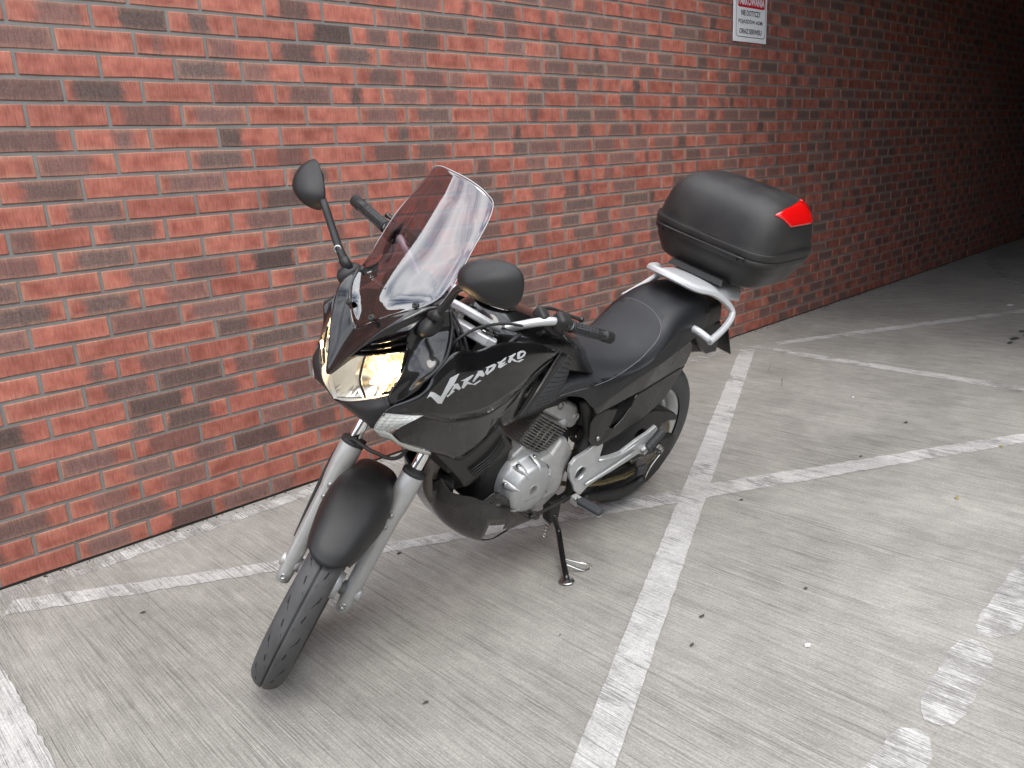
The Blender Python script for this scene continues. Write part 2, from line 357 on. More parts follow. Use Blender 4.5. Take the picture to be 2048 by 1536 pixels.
def ground_mat(name, paint=False):
    m = bpy.data.materials.new(name); m.use_nodes = True; t = m.node_tree; b = t.nodes['Principled BSDF']; l = t.links.new; N = t.nodes.new
    ge = N('ShaderNodeNewGeometry')
    def noise(scale, det, ro, sc_, rot=0):
        mp_ = N('ShaderNodeMapping'); mp_.inputs['Scale'].default_value = sc_; mp_.inputs['Rotation'].default_value = (0, 0, rot); l(ge.outputs['Position'], mp_.inputs['Vector'])
        n = N('ShaderNodeTexNoise'); n.inputs['Scale'].default_value = scale; n.inputs['Detail'].default_value = det; n.inputs['Roughness'].default_value = ro; l(mp_.outputs[0], n.inputs['Vector']); return n.outputs['Fac']
    def rng(x, a, c, d, e):
        q = N('ShaderNodeMapRange'); q.inputs['From Min'].default_value = a; q.inputs['From Max'].default_value = c; q.inputs['To Min'].default_value = d; q.inputs['To Max'].default_value = e; l(x, q.inputs['Value']); return q.outputs['Result']
    def mth(op, a, c):
        q = N('ShaderNodeMath'); q.operation = op
        for i, x in enumerate((a, c)):
            if isinstance(x, (int, float)): q.inputs[i].default_value = x
            else: l(x, q.inputs[i])
        return q.outputs[0]
    broom = noise(1, 3, .65, (290, 5.5, 1), .03)          # broomed grooves run square to the wall
    broom2 = noise(1, 2, .5, (600, 22, 1), .03)
    blot = noise(1.6, 7, .62, (1, 1, 1)); blot2 = noise(13, 8, .78, (1, .55, 1)); fine = noise(170, 5, .8, (1, .7, 1))
    h = mth('ADD', rng(broom, .35, .65, 0, 1), mth('MULTIPLY', broom2, .5))
    # grooves wear away in places
    worn = rng(blot, .42, .66, 1.0, .45)
    lines = noise(1, 2, .55, (260, 2.2, 1), .03)
    hw = mth('MULTIPLY', h, worn)
    bp = N('ShaderNodeBump'); bp.inputs['Strength'].default_value = .8; bp.inputs['Distance'].default_value = .003
    hh = mth('ADD', hw, mth('MULTIPLY', fine, .35)); l(hh, bp.inputs['Height']); l(bp.outputs['Normal'], b.inputs['Normal'])
    ramp = N('ShaderNodeValToRGB'); l(rng(blot, .3, .7, 0, 1), ramp.inputs['Fac'])
    if paint:
        ramp.color_ramp.elements[0].color = (.44, .43, .41, 1); ramp.color_ramp.elements[1].color = (.56, .55, .53, 1)
    else:
        ramp.color_ramp.elements[0].color = (.285, .273, .247, 1); ramp.color_ramp.elements[1].color = (.365, .351, .32, 1)
    f1 = mth('MULTIPLY', rng(broom, .33, .55, .8, 1.08), rng(lines, .34, .52, .66, 1.08)); f2 = rng(blot2, .28, .72, .8, 1.17); f3 = rng(fine, .3, .75, .70, 1.28)
    f1 = mth('ADD', mth('MULTIPLY', mth('SUBTRACT', f1, 1), worn), 1)
    f = mth('MULTIPLY', mth('MULTIPLY', f1, f2), f3)
    vo = N('ShaderNodeTexVoronoi'); vo.inputs['Scale'].default_value = 34; vo.inputs['Randomness'].default_value = 1; l(ge.outputs['Position'], vo.inputs['Vector'])
    speck = rng(vo.outputs['Distance'], .03, .09, .5, 0)                # pale grit and pin holes
    sv = N('ShaderNodeSeparateColor'); l(vo.outputs['Color'], sv.inputs['Color'])
    sg = mth('SUBTRACT', sv.outputs['Red'], .62)
    f = mth('ADD', f, mth('MULTIPLY', speck, sg))
    stain = rng(noise(.9, 6, .65, (1, 1, 1), .4), .56, .70, 1.0, .80)
    f = mth('MULTIPLY', f, stain)
    sc1 = N('ShaderNodeVectorMath'); sc1.operation = 'SCALE'; l(ramp.outputs['Color'], sc1.inputs[0]); l(f, sc1.inputs['Scale'])
    l(sc1.outputs['Vector'], b.inputs['Base Color'])
    b.inputs['Roughness'].default_value = .88; b.inputs['Specular IOR Level'].default_value = .3
    if paint:                                             # rubbed through to the concrete, mostly along the grooves
        wear = mth('ADD', mth('MULTIPLY', blot2, .55), mth('ADD', mth('MULTIPLY', broom, .55), mth('MULTIPLY', noise(2.2, 5, .6, (1, 1, 3)), .6)))
        at = N('ShaderNodeAttribute'); at.attribute_name = 'wear'; at.attribute_type = 'OBJECT'
        a = rng(mth('SUBTRACT', wear, at.outputs['Fac']), .70, .92, 0, 1)
        l(a, b.inputs['Alpha'])
    return m
M['concrete'] = ground_mat('broomed_concrete'); M['paint'] = ground_mat('worn_white_paint', True)
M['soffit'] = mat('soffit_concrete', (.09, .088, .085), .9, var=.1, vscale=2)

# ================================================================== setting
H_, LB = .0827035, .2646723              # brick course and stretcher pitch
g = [(-40, -40, 0), (60, -40, 0), (60, 8, 0), (-40, 8, 0)]
ground = obj('ground', g, [(0, 1, 2, 3)], M['concrete'], frame='world', smooth=False); tag(ground, kind='structure')

def strip(name, pts, z, wear, label, group='worn white parking lines on the concrete'):
    """painted line: pts = list of (left, right) ground points along the line"""
    V = []; 
    for i in range(len(pts)-1):
        (a, b), (c, d) = pts[i], pts[i+1]; n = max(1, int(math.hypot(c[0]-a[0], c[1]-a[1])/.03))
        for k in range(n if i < len(pts)-2 else n+1):
            t = k/n; j = [random.uniform(-.0045, .0045) for _ in range(2)]
            V.append((a[0]*(1-t)+c[0]*t+j[0], a[1]*(1-t)+c[1]*t+j[0], z)); V.append((b[0]*(1-t)+d[0]*t+j[1], b[1]*(1-t)+d[1]*t+j[1], z))
    Fc = [(2*i, 2*i+1, 2*i+3, 2*i+2) for i in range(len(V)//2-1)]
    o = obj(name, V, Fc, M['paint'], frame='world', smooth=False); o['wear'] = wear
    tag(o, label, 'floor line', group)
    return o
Z1, Z2 = .002, .004
strip('painted_line', [((4.16, -.25), (4.22, -.335)), ((1.273, -1.631), (1.343, -1.713)), ((.342, -2.08), (.412, -2.156)), ((-.1, -2.28), (-.03, -2.36))], Z2, -.1, 'white diagonal line crossing beside the rear wheel to the bottom edge')
strip('painted_line', [((3.9, -2.50), (3.8, -2.54)), ((1.964, -1.408), (1.847, -1.488)), ((1.307, -1.094), (1.247, -1.151)), ((.508, -.669), (.471, -.731)), ((-.39, -.125), (-.43, -.215))], Z1, -.07, 'white diagonal line running under the motorcycle from the wall corner')
strip('painted_line', [((-.56, -.03), (-.57, -.115)), ((.9, -.05), (.9, -.135)), ((4.1, -.13), (4.1, -.21))], Z1, .05, 'faded white line along the foot of the brick wall')
strip('painted_line', [((4.5, -.335), (4.43, -.40)), ((6.57, -1.39), (6.5, -1.47)), ((8.6, -2.45), (8.52, -2.53))], Z1, -.1, 'thin white line running off right past the dark doorway side')
strip('painted_line', [((4.36, -.26), (4.25, -.26)), ((4.30, -.75), (4.2, -.75)), ((4.19, -2.45), (4.08, -2.45))], Z1, -.05, 'white line square to the wall behind the top case')
strip('painted_line', [((9.6, -.17), (9.72, -.26)), ((7.0, -1.29), (7.1, -1.36)), ((5.0, -2.2), (5.1, -2.28))], Z1, .06, 'faint white diagonal line far back by the dark end')
strip('painted_line', [((3.2, -2.52), (3.2, -2.62)), ((1.62, -2.557), (1.60, -2.665)), ((1.545, -2.567), (1.56, -2.655)), ((1.50, -2.595), (1.51, -2.63))], Z1, .0, 'upper piece of the broken white line at the right edge')
strip('painted_line', [((1.475, -2.58), (1.47, -2.61)), ((1.44, -2.562), (1.43, -2.645)), ((1.38, -2.556), (1.37, -2.66)), ((1.13, -2.57), (1.13, -2.672)), ((1.08, -2.585), (1.07, -2.66)), ((1.04, -2.61), (1.045, -2.64))], Z1, -.0, 'middle piece of the broken white line at lower right')
strip('painted_line', [((1.0, -2.6), (1.0, -2.63)), ((.975, -2.578), (.97, -2.65)), ((.92, -2.57), (.93, -2.668)), ((.3, -2.575), (.3, -2.67))], Z1, -.02, 'nearest piece of the broken white line at bottom right')
strip('painted_line', [((-.50, -.2), (-.60, -.2)), ((-.51, -1.1), (-.61, -1.1)), ((-.52, -2.5), (-.62, -2.5))], Z2, -.09, 'wide white line at the left corner leading to the wall')

# ------------------------------------------------------------------ brick wall
wall = empty('brick_wall', Matrix.Identity(4)); tag(wall, 'red and grey clinker brick wall behind the motorcycle', 'wall')
X0, X1, NROW = -1.9, 22.0, 41
mort = obj('mortar_bed', *box(((X0+X1)/2, .03+.0045, NROW*H_/2), (X1-X0, .06, NROW*H_)), M['mortar'], wall, 'world', smooth=False)
JW = .0122
def brick_geo(rs):
    w, h = LB-JW, H_-JW; u = lambda a: rs.uniform(-a, a)
    xs = [-.5, -.17, .17, .5]; inner = []; rim = []; back = []
    ring = [(i, 0) for i in range(4)]+[(i, 1) for i in (3, 2, 1, 0)]
    for i, j in ring:
        x, z = xs[i]*w, (j-.5)*h; sx = -1 if i == 0 else 1 if i == 3 else 0; sz = 1 if j else -1
        jx, jz = (u(.0012) if sx else u(.02)), u(.0014)
        rim.append((x+jx, .0026, z+jz)); back.append((x+jx, .016, z+jz))
        inner.append((x+jx-sx*.0028, u(.0006), z+jz-sz*.0028))
    V = inner+rim+back; F = [(0, 1, 6, 7), (1, 2, 5, 6), (2, 3, 4, 5)]
    for k in range(8):
        q = (k+1) % 8; F.append((k, 8+k, 8+q, q)); F.append((8+k, 16+k, 16+q, 8+q))
    UV = [((v[0]/w)+.5, ((v[2]/h)+.5)*.3) for v in V]
    return V, F, UV
def brick_mesh(name, V, F, UV, seeds=None):
    me = bpy.data.meshes.new(name); me.from_pydata(V, [], F); me.update()
    lay = me.uv_layers.new(name='face'); idx = [0]*len(me.loops); me.loops.foreach_get('vertex_index', idx)
    lay.data.foreach_set('uv', [c for i in idx for c in UV[i]])
    if seeds: 
        a = me.attributes.new('seed', 'FLOAT', 'POINT'); a.data.foreach_set('value', seeds)
    me.materials.append(M['brick']); return me
rs = random.Random(11)
geos = [brick_geo(rs) for _ in range(14)]
meshes = [brick_mesh('brick', *g_) for g_ in geos]
# fire marks read off the photograph: (lo, hi) = span of the burnt patch along the brick; rows counted from the ground
TONE = {(24, 1): (2, -1), (24, 2): (2, -1), (24, 3): (0.2, 0.75), (24, 4): (2, -1), (24, 5): (0.1, 0.75), (24, 6): (-0.2, 1.2), (24, 7): (0.2, 0.8), (23, -1): (2, -1), (23, 0): (0.33, 0.9), (23, 1): (0.33, 1.1), (23, 2): (0.25, 0.6), (23, 3): (2, -1), (23, 4): (0.28, 1.2), (23, 5): (0.3, 0.75), (23, 6): (0.15, 0.85), (23, 7): (2, -1), (22, -1): (-0.2, 1.2), (22, 0): (2, -1), (22, 1): (0.25, 0.36), (22, 2): (0, 0.45), (22, 3): (0.15, 0.78), (22, 4): (0.15, 0.85), (22, 5): (0.2, 0.98), (22, 6): (2, -1), (22, 7): (2, -1), (21, -1): (2, -1), (21, 0): (2, -1), (21, 1): (2, -1), (21, 2): (-0.2, 0.78), (21, 3): (-0.2, 0.48), (21, 4): (2, -1), (21, 5): (0.25, 0.9), (21, 6): (0.18, 0.92), (21, 7): (-0.2, 0.4), (20, -1): (-0.2, 1.2), (20, 0): (0.08, 0.78), (20, 1): (2, -1), (20, 2): (0, 0.72), (20, 3): (0.22, 1.2), (20, 4): (0.35, 0.6), (20, 5): (0.2, 0.8), (20, 6): (0, 0.7), (20, 7): (2, -1), (19, -1): (2, -1), (19, 0): (2, -1), (19, 1): (0.15, 0.85), (19, 2): (0.15, 0.95), (19, 3): (2, -1), (19, 4): (2, -1), (19, 5): (0.1, 0.8), (19, 6): (0.2, 1.2), (19, 7): (2, -1), (18, -1): (-0.2, 0.85), (18, 0): (0.5, 0.78), (18, 1): (2, -1), (18, 2): (-0.2, 0.35), (18, 3): (2, -1), (18, 4): (2, -1), (18, 5): (0.25, 0.5), (18, 6): (-0.2, 0.65), (18, 7): (0.35, 1.2), (17, -1): (2, -1), (17, 0): (-0.2, 0.68), (17, 1): (2, -1), (17, 2): (0.1, 0.85), (17, 3): (0.38, 0.9), (17, 4): (2, -1), (17, 5): (0.2, 0.95), (17, 6): (0.15, 0.85), (17, 7): (2, -1), (16, -1): (0.25, 1.2), (16, 0): (2, -1), (16, 1): (0.1, 1.2), (16, 2): (2, -1), (16, 3): (0.08, 0.77), (16, 4): (2, -1), (16, 5): (0.15, 0.9), (16, 6): (2, -1), (15, -1): (2, -1), (15, 0): (0.25, 1.0), (15, 1): (2, -1), (15, 2): (2, -1), (15, 3): (0.1, 1.2), (14, -1): (-0.2, 0.3), (14, 0): (0.2, 0.85), (14, 1): (2, -1), (14, 2): (0.25, 1.2), (14, 3): (2, -1), (13, -1): (0.2, 0.8), (13, 0): (0.2, 1.0), (13, 1): (2, -1), (13, 2): (2, -1), (13, 3): (0.2, 1.2), (12, -1): (2, -1), (12, 0): (0.35, 1.2), (12, 1): (0.15, 0.85), (12, 2): (0.25, 1.0), (12, 3): (0.2, 1.1), (11, -1): (-0.2, 0.8), (11, 0): (0.2, 0.85), (11, 1): (0.33, 1.2), (10, -2): (0, 1.2), (10, -1): (2, -1), (10, 0): (-0.2, 1.2), (10, 1): (0.15, 1.2), (9, -1): (2, -1), (9, 0): (2, -1), (9, 1): (2, -1), (8, -2): (2, -1), (8, -1): (0.6, 0.85), (8, 0): (0.28, 1.0), (8, 1): (2, -1), (7, -1): (2, -1), (7, 0): (0.25, 0.9), (7, 1): (-0.2, 1.2), (7, 2): (0.18, 0.92), (7, 3): (2, -1), (6, -2): (-0.2, 0.7), (6, -1): (2, -1), (6, 0): (0, 0.85), (6, 1): (-0.2, 0.7), (6, 2): (0.33, 1.2), (6, 3): (2, -1), (5, -2): (2, -1), (5, -1): (2, -1), (5, 0): (0.5, 0.8), (5, 1): (0, 0.75), (5, 2): (2, -1), (5, 3): (0.05, 1.2), (4, -2): (0.3, 0.7), (4, -1): (0, 0.75), (4, 0): (0.2, 1.2), (4, 1): (2, -1), (4, 2): (-0.2, 1.2), (4, 3): (2, -1), (3, -2): (0, 0.9), (3, -1): (2, -1), (3, 0): (0.4, 1.2), (3, 1): (0.3, 0.9), (3, 2): (-0.2, 0.78), (3, 3): (0.22, 0.9), (3, 4): (-0.2, 1.2), (2, -2): (-0.2, 0.75), (2, -1): (0.3, 0.85), (2, 0): (0.3, 1.2), (2, 1): (2, -1), (2, 2): (2, -1), (2, 3): (0.3, 1.2), (1, -2): (0.2, 0.6), (1, -1): (2, -1), (1, 0): (0.05, 0.8), (1, 1): (2, -1), (1, 2): (2, -1), (1, 3): (2, -1), (0, -2): (2, -1), (0, -1): (0.1, 0.75), (0, 0): (0.3, 1.2)}
SINGLE = set([(21, 0), (23, 0), (19, 0), (16, -1), (22, 0), (14, -1), (17, 0), (20, 0), (12, -1), (23, 1), (15, 0), (7, -1), (18, -1), (18, 0), (10, -1), (21, 1), (13, 0), (5, -1), (16, 0), (9, -1), (8, -1), (19, 1), (11, 0), (3, -1), (22, 1), (14, 0), (6, -1), (20, -1), (17, 1), (9, 0), (0, -2), (1, -1), (20, 1), (12, 0), (4, -1), (11, -1), (23, 2), (15, 1), (7, 0), (18, 1), (10, 0), (2, -1), (21, 2), (13, 1), (5, 0), (2, -2), (16, 1), (8, 0), (0, -1), (19, 2), (22, -1), (11, 1), (3, 0), (22, 2), (14, 1), (6, 0), (13, -1), (17, 2), (9, 1), (1, 0), (20, 2), (12, 1), (4, 0), (4, -2), (23, 3), (15, 2), (7, 1), (18, 2), (10, 1), (2, 0), (21, 3), (13, 2), (5, 1), (16, 2), (8, 1), (0, 0), (19, 3), (11, 2), (3, 1), (22, 3), (14, 2), (6, 1), (15, -1), (17, 3), (9, 2), (1, 1), (6, -2), (20, 3), (12, 2), (4, 1), (23, 4), (15, 3), (7, 2), (24, 3), (18, 3), (10, 2), (2, 1), (21, 4), (13, 3), (5, 2), (24, 4), (16, 3), (8, 2), (0, 1), (19, 4), (11, 3), (3, 2), (22, 4), (14, 3), (6, 2), (17, 4), (9, 3), (1, 2), (20, 4), (12, 3), (4, 2), (23, 5), (15, 4), (8, -2), (7, 3), (18, 4), (17, -1), (10, 3), (2, 2), (24, 2), (21, 5), (13, 4), (5, 3), (24, 5), (16, 4), (0, 2), (19, 5), (11, 4), (3, 3), (22, 5), (14, 4), (17, 5), (1, 3), (20, 5), (12, 4), (23, 6), (15, 5), (18, 5), (2, 3), (21, 6), (24, 6), (16, 5), (0, 3), (1, -2), (19, 6), (22, 6), (17, 6), (10, -2), (20, 6), (23, 7), (18, 6), (21, 7), (24, 7), (16, 6), (19, -1), (19, 7), (22, 7), (25, 7), (25, 8), (17, 7), (20, 7), (23, 8), (15, 7), (18, 7), (24, 1), (21, 8), (24, 8), (16, 7), (19, 8), (11, 7), (22, 8), (14, 7), (3, -2), (25, 9), (17, 8), (20, 8), (12, 7), (23, 9), (15, 8), (18, 8), (10, 7), (21, 9), (13, 8), (24, 9), (16, 8), (25, 6), (19, 9), (11, 8), (22, 9), (14, 8), (25, 10), (12, -2), (17, 9), (9, 8), (20, 9), (12, 8), (23, 10), (15, 9), (18, 9), (10, 8), (21, 10), (13, 9), (24, 10), (16, 9), (8, 8), (19, 10), (11, 9), (22, 10), (14, 9), (25, 11), (17, 10), (9, 9), (20, 10), (12, 9), (23, 11), (15, 10), (7, 9), (26, 11), (18, 10), (10, 9), (21, 11), (13, 10), (24, 11), (16, 10), (8, 9), (26, 10), (19, 11), (11, 10), (22, 11), (14, 10), (25, 12), (17, 11), (9, 10), (20, 11), (21, -1), (12, 10), (23, 12), (15, 11), (7, 10), (26, 12), (18, 11), (10, 10), (21, 12), (13, 11), (24, 12), (16, 11), (8, 10), (19, 12), (11, 11), (5, -2), (22, 12), (14, 11), (25, 13), (17, 12), (9, 11), (20, 12), (12, 11), (23, 13), (15, 12), (7, 11), (26, 13), (18, 12), (10, 11), (21, 13), (13, 12), (24, 13), (16, 12), (8, 11), (19, 13), (11, 12), (22, 13), (14, 12), (25, 5), (25, 14), (17, 13), (9, 12), (20, 13), (12, 12), (26, 9), (23, 14), (15, 13), (26, 14), (18, 13), (10, 12), (21, 14), (13, 13), (24, 14), (16, 13), (8, 12), (19, 14), (22, 14), (27, 15), (14, 13), (25, 15), (17, 14)])
bv, bf, bu, bs = [], [], [], []
for j in range(NROW):
    odd = (23-j) % 2
    c = math.floor(X0/LB)-1
    while (c+.5)*LB < X1:
        xa = (c+(.5 if odd else 0))*LB; xc = xa+LB/2; zc = (j+.5)*H_
        if xc-LB/2 > X0-.05 and xc+LB/2 < X1:
            k = rs.randrange(14); dy = rs.uniform(-.001, .0012)
            if (j, c) in SINGLE:
                o = bpy.data.objects.new('brick', meshes[k]); COL.objects.link(o); o.parent = wall; o.location = (xc, dy, zc)
                t = TONE.get((j, c))
                if t: o['tone'] = (float(t[0]), float(t[1]), 1.0)
            else:
                V, F, UV = geos[k]; n = len(bv); sd_ = rs.random()
                bv += [(v[0]+xc, v[1]+dy, v[2]+zc) for v in V]; bf += [tuple(n+i for i in f) for f in F]; bu += UV; bs += [sd_]*len(V)
        c += 1
far = bpy.data.objects.new('distant_bricks', brick_mesh('distant_bricks', bv, bf, bu, bs)); COL.objects.link(far); far.parent = wall
tag(far, kind='stuff')
# dark open joint at the foot of the wall
obj('foot_joint', *box(((X0+X1)/2, .001, .003), (X1-X0, .012, .007)), M['gap'], wall, 'world', smooth=False)

# the covered passage the wall runs into on the right
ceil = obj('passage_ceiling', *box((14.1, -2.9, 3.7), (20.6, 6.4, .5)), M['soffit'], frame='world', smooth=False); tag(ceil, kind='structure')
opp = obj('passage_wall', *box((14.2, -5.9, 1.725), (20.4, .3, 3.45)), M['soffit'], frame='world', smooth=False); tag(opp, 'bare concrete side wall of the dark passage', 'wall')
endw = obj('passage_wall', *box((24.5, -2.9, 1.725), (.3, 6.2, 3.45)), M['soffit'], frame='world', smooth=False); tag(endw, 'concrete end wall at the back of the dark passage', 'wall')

# unseen building added behind the camera for dark reflections in the glossy panels
M['render'] = mat('dark_render', (.09, .088, .085), .85, var=.15, vscale=1.5)
oppo = empty('unseen_yard_block', Matrix.Identity(4)); tag(oppo, 'unseen dark building added across the yard for its dark reflection', 'building')
obj('facade', *box((-2, -18.5, 2.4), (34, 5, 4.8)), M['render'], oppo, 'world', smooth=False)
yb2 = empty('unseen_yard_block', Matrix.Identity(4)); tag(yb2, 'unseen dark building added far left to keep sky light from the passage', 'building')  # unseen block, added to cut low sky light reaching the deep passage
obj('facade', *box((-24, -8, 4), (6, 28, 8)), M['render'], yb2, 'world', smooth=False)
M['pane'] = mat('window_pane', (.03, .035, .04), .08)
for k in range(7):
    for zz in (1.6, 3.6):
        obj('window', *box((-15+4.4*k, -15.99, zz), (1.5, .06, 1.5)), M['pane'], oppo, 'world', smooth=False)

for k in range(4):
    for zz in (1.6, 4.6): obj('window', *box((-20.99, -1.5-4.6*k, zz), (.06, 1.5, 1.5)), M['pane'], yb2, 'world', smooth=False)

# ------------------------------------------------------------------ parking sign
def text_mesh(name, body, mat_, parent, X, Z, w, h, y, shear=0, fat=.012):
    cu = bpy.data.curves.new(name, 'FONT'); cu.body = body; cu.size = 1; cu.offset = fat; cu.resolution_u = 3; cu.align_x = 'LEFT'
    to = bpy.data.objects.new(name, cu); COL.objects.link(to)
    dg_ = bpy.context.evaluated_depsgraph_get(); me = bpy.data.meshes.new_from_object(to.evaluated_get(dg_))
    bpy.data.objects.remove(to); xs = [v.co.x for v in me.vertices]; ys = [v.co.y for v in me.vertices]
    x0, x1, y0, y1 = min(xs), max(xs), min(ys), max(ys)
    for v in me.vertices:
        v.co = Vector((X+(v.co.x-x0)/(x1-x0)*w, y, Z+(v.co.y-y0)/(y1-y0)*h))
    me.materials.clear(); me.materials.append(mat_)
    o = bpy.data.objects.new(name, me); COL.objects.link(o); o.parent = parent
    return o
sign = empty('parking_sign', Matrix.Identity(4)); tag(sign, 'white and red no parking notice fixed to the brick wall', 'sign')
SX0, SX1, SZ0, SZ1 = 4.392, 4.828, 2.094, 2.74
obj('sign_panel', *box(((SX0+SX1)/2, -.008, (SZ0+SZ1)/2), (SX1-SX0, .006, SZ1-SZ0)), M['white'], sign, 'world', smooth=False, bevel=.0015)
def rrect(x0, x1, z0, z1, r, y, n=6):
    P = []
    for cx, cz, a in ((x1-r, z0+r, -90), (x1-r, z1-r, 0), (x0+r, z1-r, 90), (x0+r, z0+r, 180)):
        P += [(cx+r*math.cos(R_(a+90*k/n)), y, cz+r*math.sin(R_(a+90*k/n))) for k in range(n+1)]
    return P
P = rrect(SX0+.045, SX1-.028, 2.315, SZ1-.02, .02, -.0118); obj('red_field', P, [tuple(range(len(P)))], M['signred'], sign, 'world', smooth=False)
a = rrect(SX0+.03, SX1-.018, SZ0+.03, SZ1-.012, .03, -.0116); b = rrect(SX0+.034, SX1-.022, SZ0+.034, SZ1-.016, .027, -.0116)
obj('border_line', a+b, [(i, (i+1) % len(a), len(a)+(i+1) % len(a), len(a)+i) for i in range(len(a))], M['ink'], sign, 'world', smooth=False)
text_mesh('lettering', 'ZAKAZ', M['white'], sign, 4.50, 2.405, .245, .085, -.0124, fat=.03)
text_mesh('lettering', 'PARKOWANIA', M['white'], sign, 4.445, 2.33, .345, .052, -.0124, fat=.025)
text_mesh('lettering', 'NIE DOTYCZY', M['ink'], sign, 4.485, 2.262, .255, .036, -.0122, fat=.02)
text_mesh('lettering', 'POJAZDÓW ADM.', M['ink'], sign, 4.45, 2.206, .325, .038, -.0122, fat=.02)
text_mesh('lettering', 'ORAZ SERWISU', M['ink'], sign, 4.465, 2.146, .295, .034, -.0122, fat=.02)
for x in (SX0+.02, SX1-.012):
    obj('screw', *lathe([(0, .006), (.002, .006), (.003, .003)], (x, -.011, SZ1-.02), (0, -1, 0), 10, cap=True), M['bolt'], sign, 'world')

# small litter on the concrete
def blob(name, x, y, r, mat_, label, cat, h=.0015, group=None, el=1.6):
    P = [(x+r*el*math.cos(t)*random.uniform(.45, 1.1), y+.8*r*math.sin(t)*random.uniform(.45, 1.1), .0042) for t in [2*math.pi*k/11 for k in range(11)]]
    V = P+[(x+(p[0]-x)*.7, y+(p[1]-y)*.7, .0042+h) for p in P]; n = len(P)
    F = [(i, (i+1) % n, n+(i+1) % n, n+i) for i in range(n)]+[tuple(range(n, 2*n))]
    return tag(obj(name, V, F, mat_, frame='world'), label, cat, group)
M['gum'] = mat('old_gum', (.045, .043, .04), .8, bump=.4, bscale=300)
M['leaf'] = mat('dry_leaf', (.27, .23, .08), .7); M['scrap'] = mat('paper_scrap', (.7, .7, .68), .7)

spots = [(1.077, -1.955, .013, 'old dark gum spot nearest the long diagonal line'), (.933, -2.016, .011, 'small dark gum spot left of its larger neighbour by the diagonal'),
         (.708, -.893, .013, 'dark gum spot on the concrete by the white line under the engine'), (1.429, -2.111, .010, 'tiny dark spot in the middle of the right bay'),
         (1.901, -1.601, .013, 'dark gum spot just below the crossing of the two lines'), (2.646, -1.762, .016, 'dark spot above the right arm of the white cross'),
         (-.101, -.571, .012, 'brownish spot on the bare concrete left of the front wheel'), (3.229, -1.738, .020, 'elongated dark mark in the far bay by the rear wheel'),
         (.253, -1.642, .012, 'dark smear below the front tyre near the bottom edge'), 
         (.717, -1.698, .006, 'speck of dirt just below the side stand foot')]
for x, y, r, lb_ in spots: blob('gum_spot', x, y, r*.68, M['gum'], lb_, 'gum spot', h=.0008, group='dark spots on the concrete')
for k in range(4): blob('oil_drip', 5.479+.14*k-.2, -1.62+random.uniform(-.05, .05), .03+.01*(k % 2), M['gum'], ['first black oil drip in the dark bay at right', 'second and widest black oil drip at the right edge', 'third black oil drip at the right edge', 'last black oil drip by the dark passage'][k], 'oil drip', h=.0006, group='black oil drips at the right edge')
for x, y, r, m_, lb_, c_ in ((2.437, -2.231, .018, 'leaf', 'small yellow leaf lying right of the white cross', 'leaf'), (3.138, -2.188, .017, 'leaf', 'ochre leaf lying on the right end of the diagonal line', 'leaf'),
                             (1.142, -2.259, .016, 'scrap', 'scrap of white paper on the concrete in the right bay', 'paper scrap'), (3.489, -1.356, .010, 'scrap', 'pale crumb on the concrete beyond the rear wheel', 'paper scrap'), (6.69, -1.256, .05, 'scrap', 'thin white strip lying far back in the passage', 'paper scrap')):
    blob(c_.replace(' ', '_'), x, y, r*.7, M[m_], lb_, c_, h=.004, el=1.3)


# hairline crack and the grit that gathers at the foot of the wall
ck = [(3.93, -.62), (3.70, -.72), (3.62, -.86), (3.45, -.95), (3.36, -1.10)]
V = []
for i, (x, y) in enumerate(ck):
    w = .0022*(1-abs(i-2)/3); V += [(x-w*.6, y-w, .0095), (x+w*.6, y+w, .0095)]
tag(obj('floor_crack', V, [(2*i, 2*i+1, 2*i+3, 2*i+2) for i in range(len(ck)-1)], M['gap'], frame='world', smooth=False), 'hairline crack in the concrete crossing the far white lines', 'crack')
mb = MB(); rg = random.Random(5)
for k in range(900):
    x = rg.uniform(-.8, 9) if k < 600 else rg.uniform(3, 9); y = -abs(rg.gauss(0, .022))-.004; r = rg.uniform(.0012, .0042)*(1 if k % 9 else 1.8)
    mb.add(box((x, y, r*.45), (r*rg.uniform(.8, 1.8), r*1.2, r*.9), Matrix.Rotation(rg.uniform(0, 3), 3, 'Z')))
M['grit'] = mat('grit', (.10, .09, .075), .9, var=.5, vscale=80)
tag(obj('grit', mb.v, mb.f, M['grit'], frame='world', smooth=False), 'dark grit gathered along the foot of the brick wall', 'grit', kind='stuff')

# ================================================================== motorcycle
BODY = Matrix(((-0.9999430, -0.0087791, -0.0060780, 0.8976781), (0.0102607, -0.9475670, -0.3193923, -1.1653976), (-0.0029553, -0.3194365, 0.9476031, 0.0011220), (0.0000000, 0.0000000, 0.0000000, 1.0000000)))                   # leaning left on its side stand
bike = empty('motorcycle', BODY)
tag(bike, 'black touring motorcycle leaning on its side stand with front wheel turned left', 'motorcycle')
def add(name, vf, m, frame='body', out=None, parent=bike, **k):
    V, F = vf
    if out is not None:
        s = Vector((0, 0, 0))
        for f in F:
            a, b, c = (Vector(V[f[0]]), Vector(V[f[1]]), Vector(V[f[2]])); s += (b-a).cross(c-a)
        if s.dot(Vector(out)) < 0: F = [tuple(reversed(f)) for f in F]
    return obj(name, V, F, M[m] if isinstance(m, str) else m, parent, frame, **k)
def flipy(vf):
    return [(p[0], -p[1], p[2]) for p in vf[0]], [tuple(reversed(f)) for f in vf[1]]
def pair(name, vf, m, out=(0, 1, 0), **k):
    a = add(name, vf, m, out=out, **k)
    b = add(name, flipy(vf), m, out=(out[0], -out[1], out[2]), **k)
    return a, b

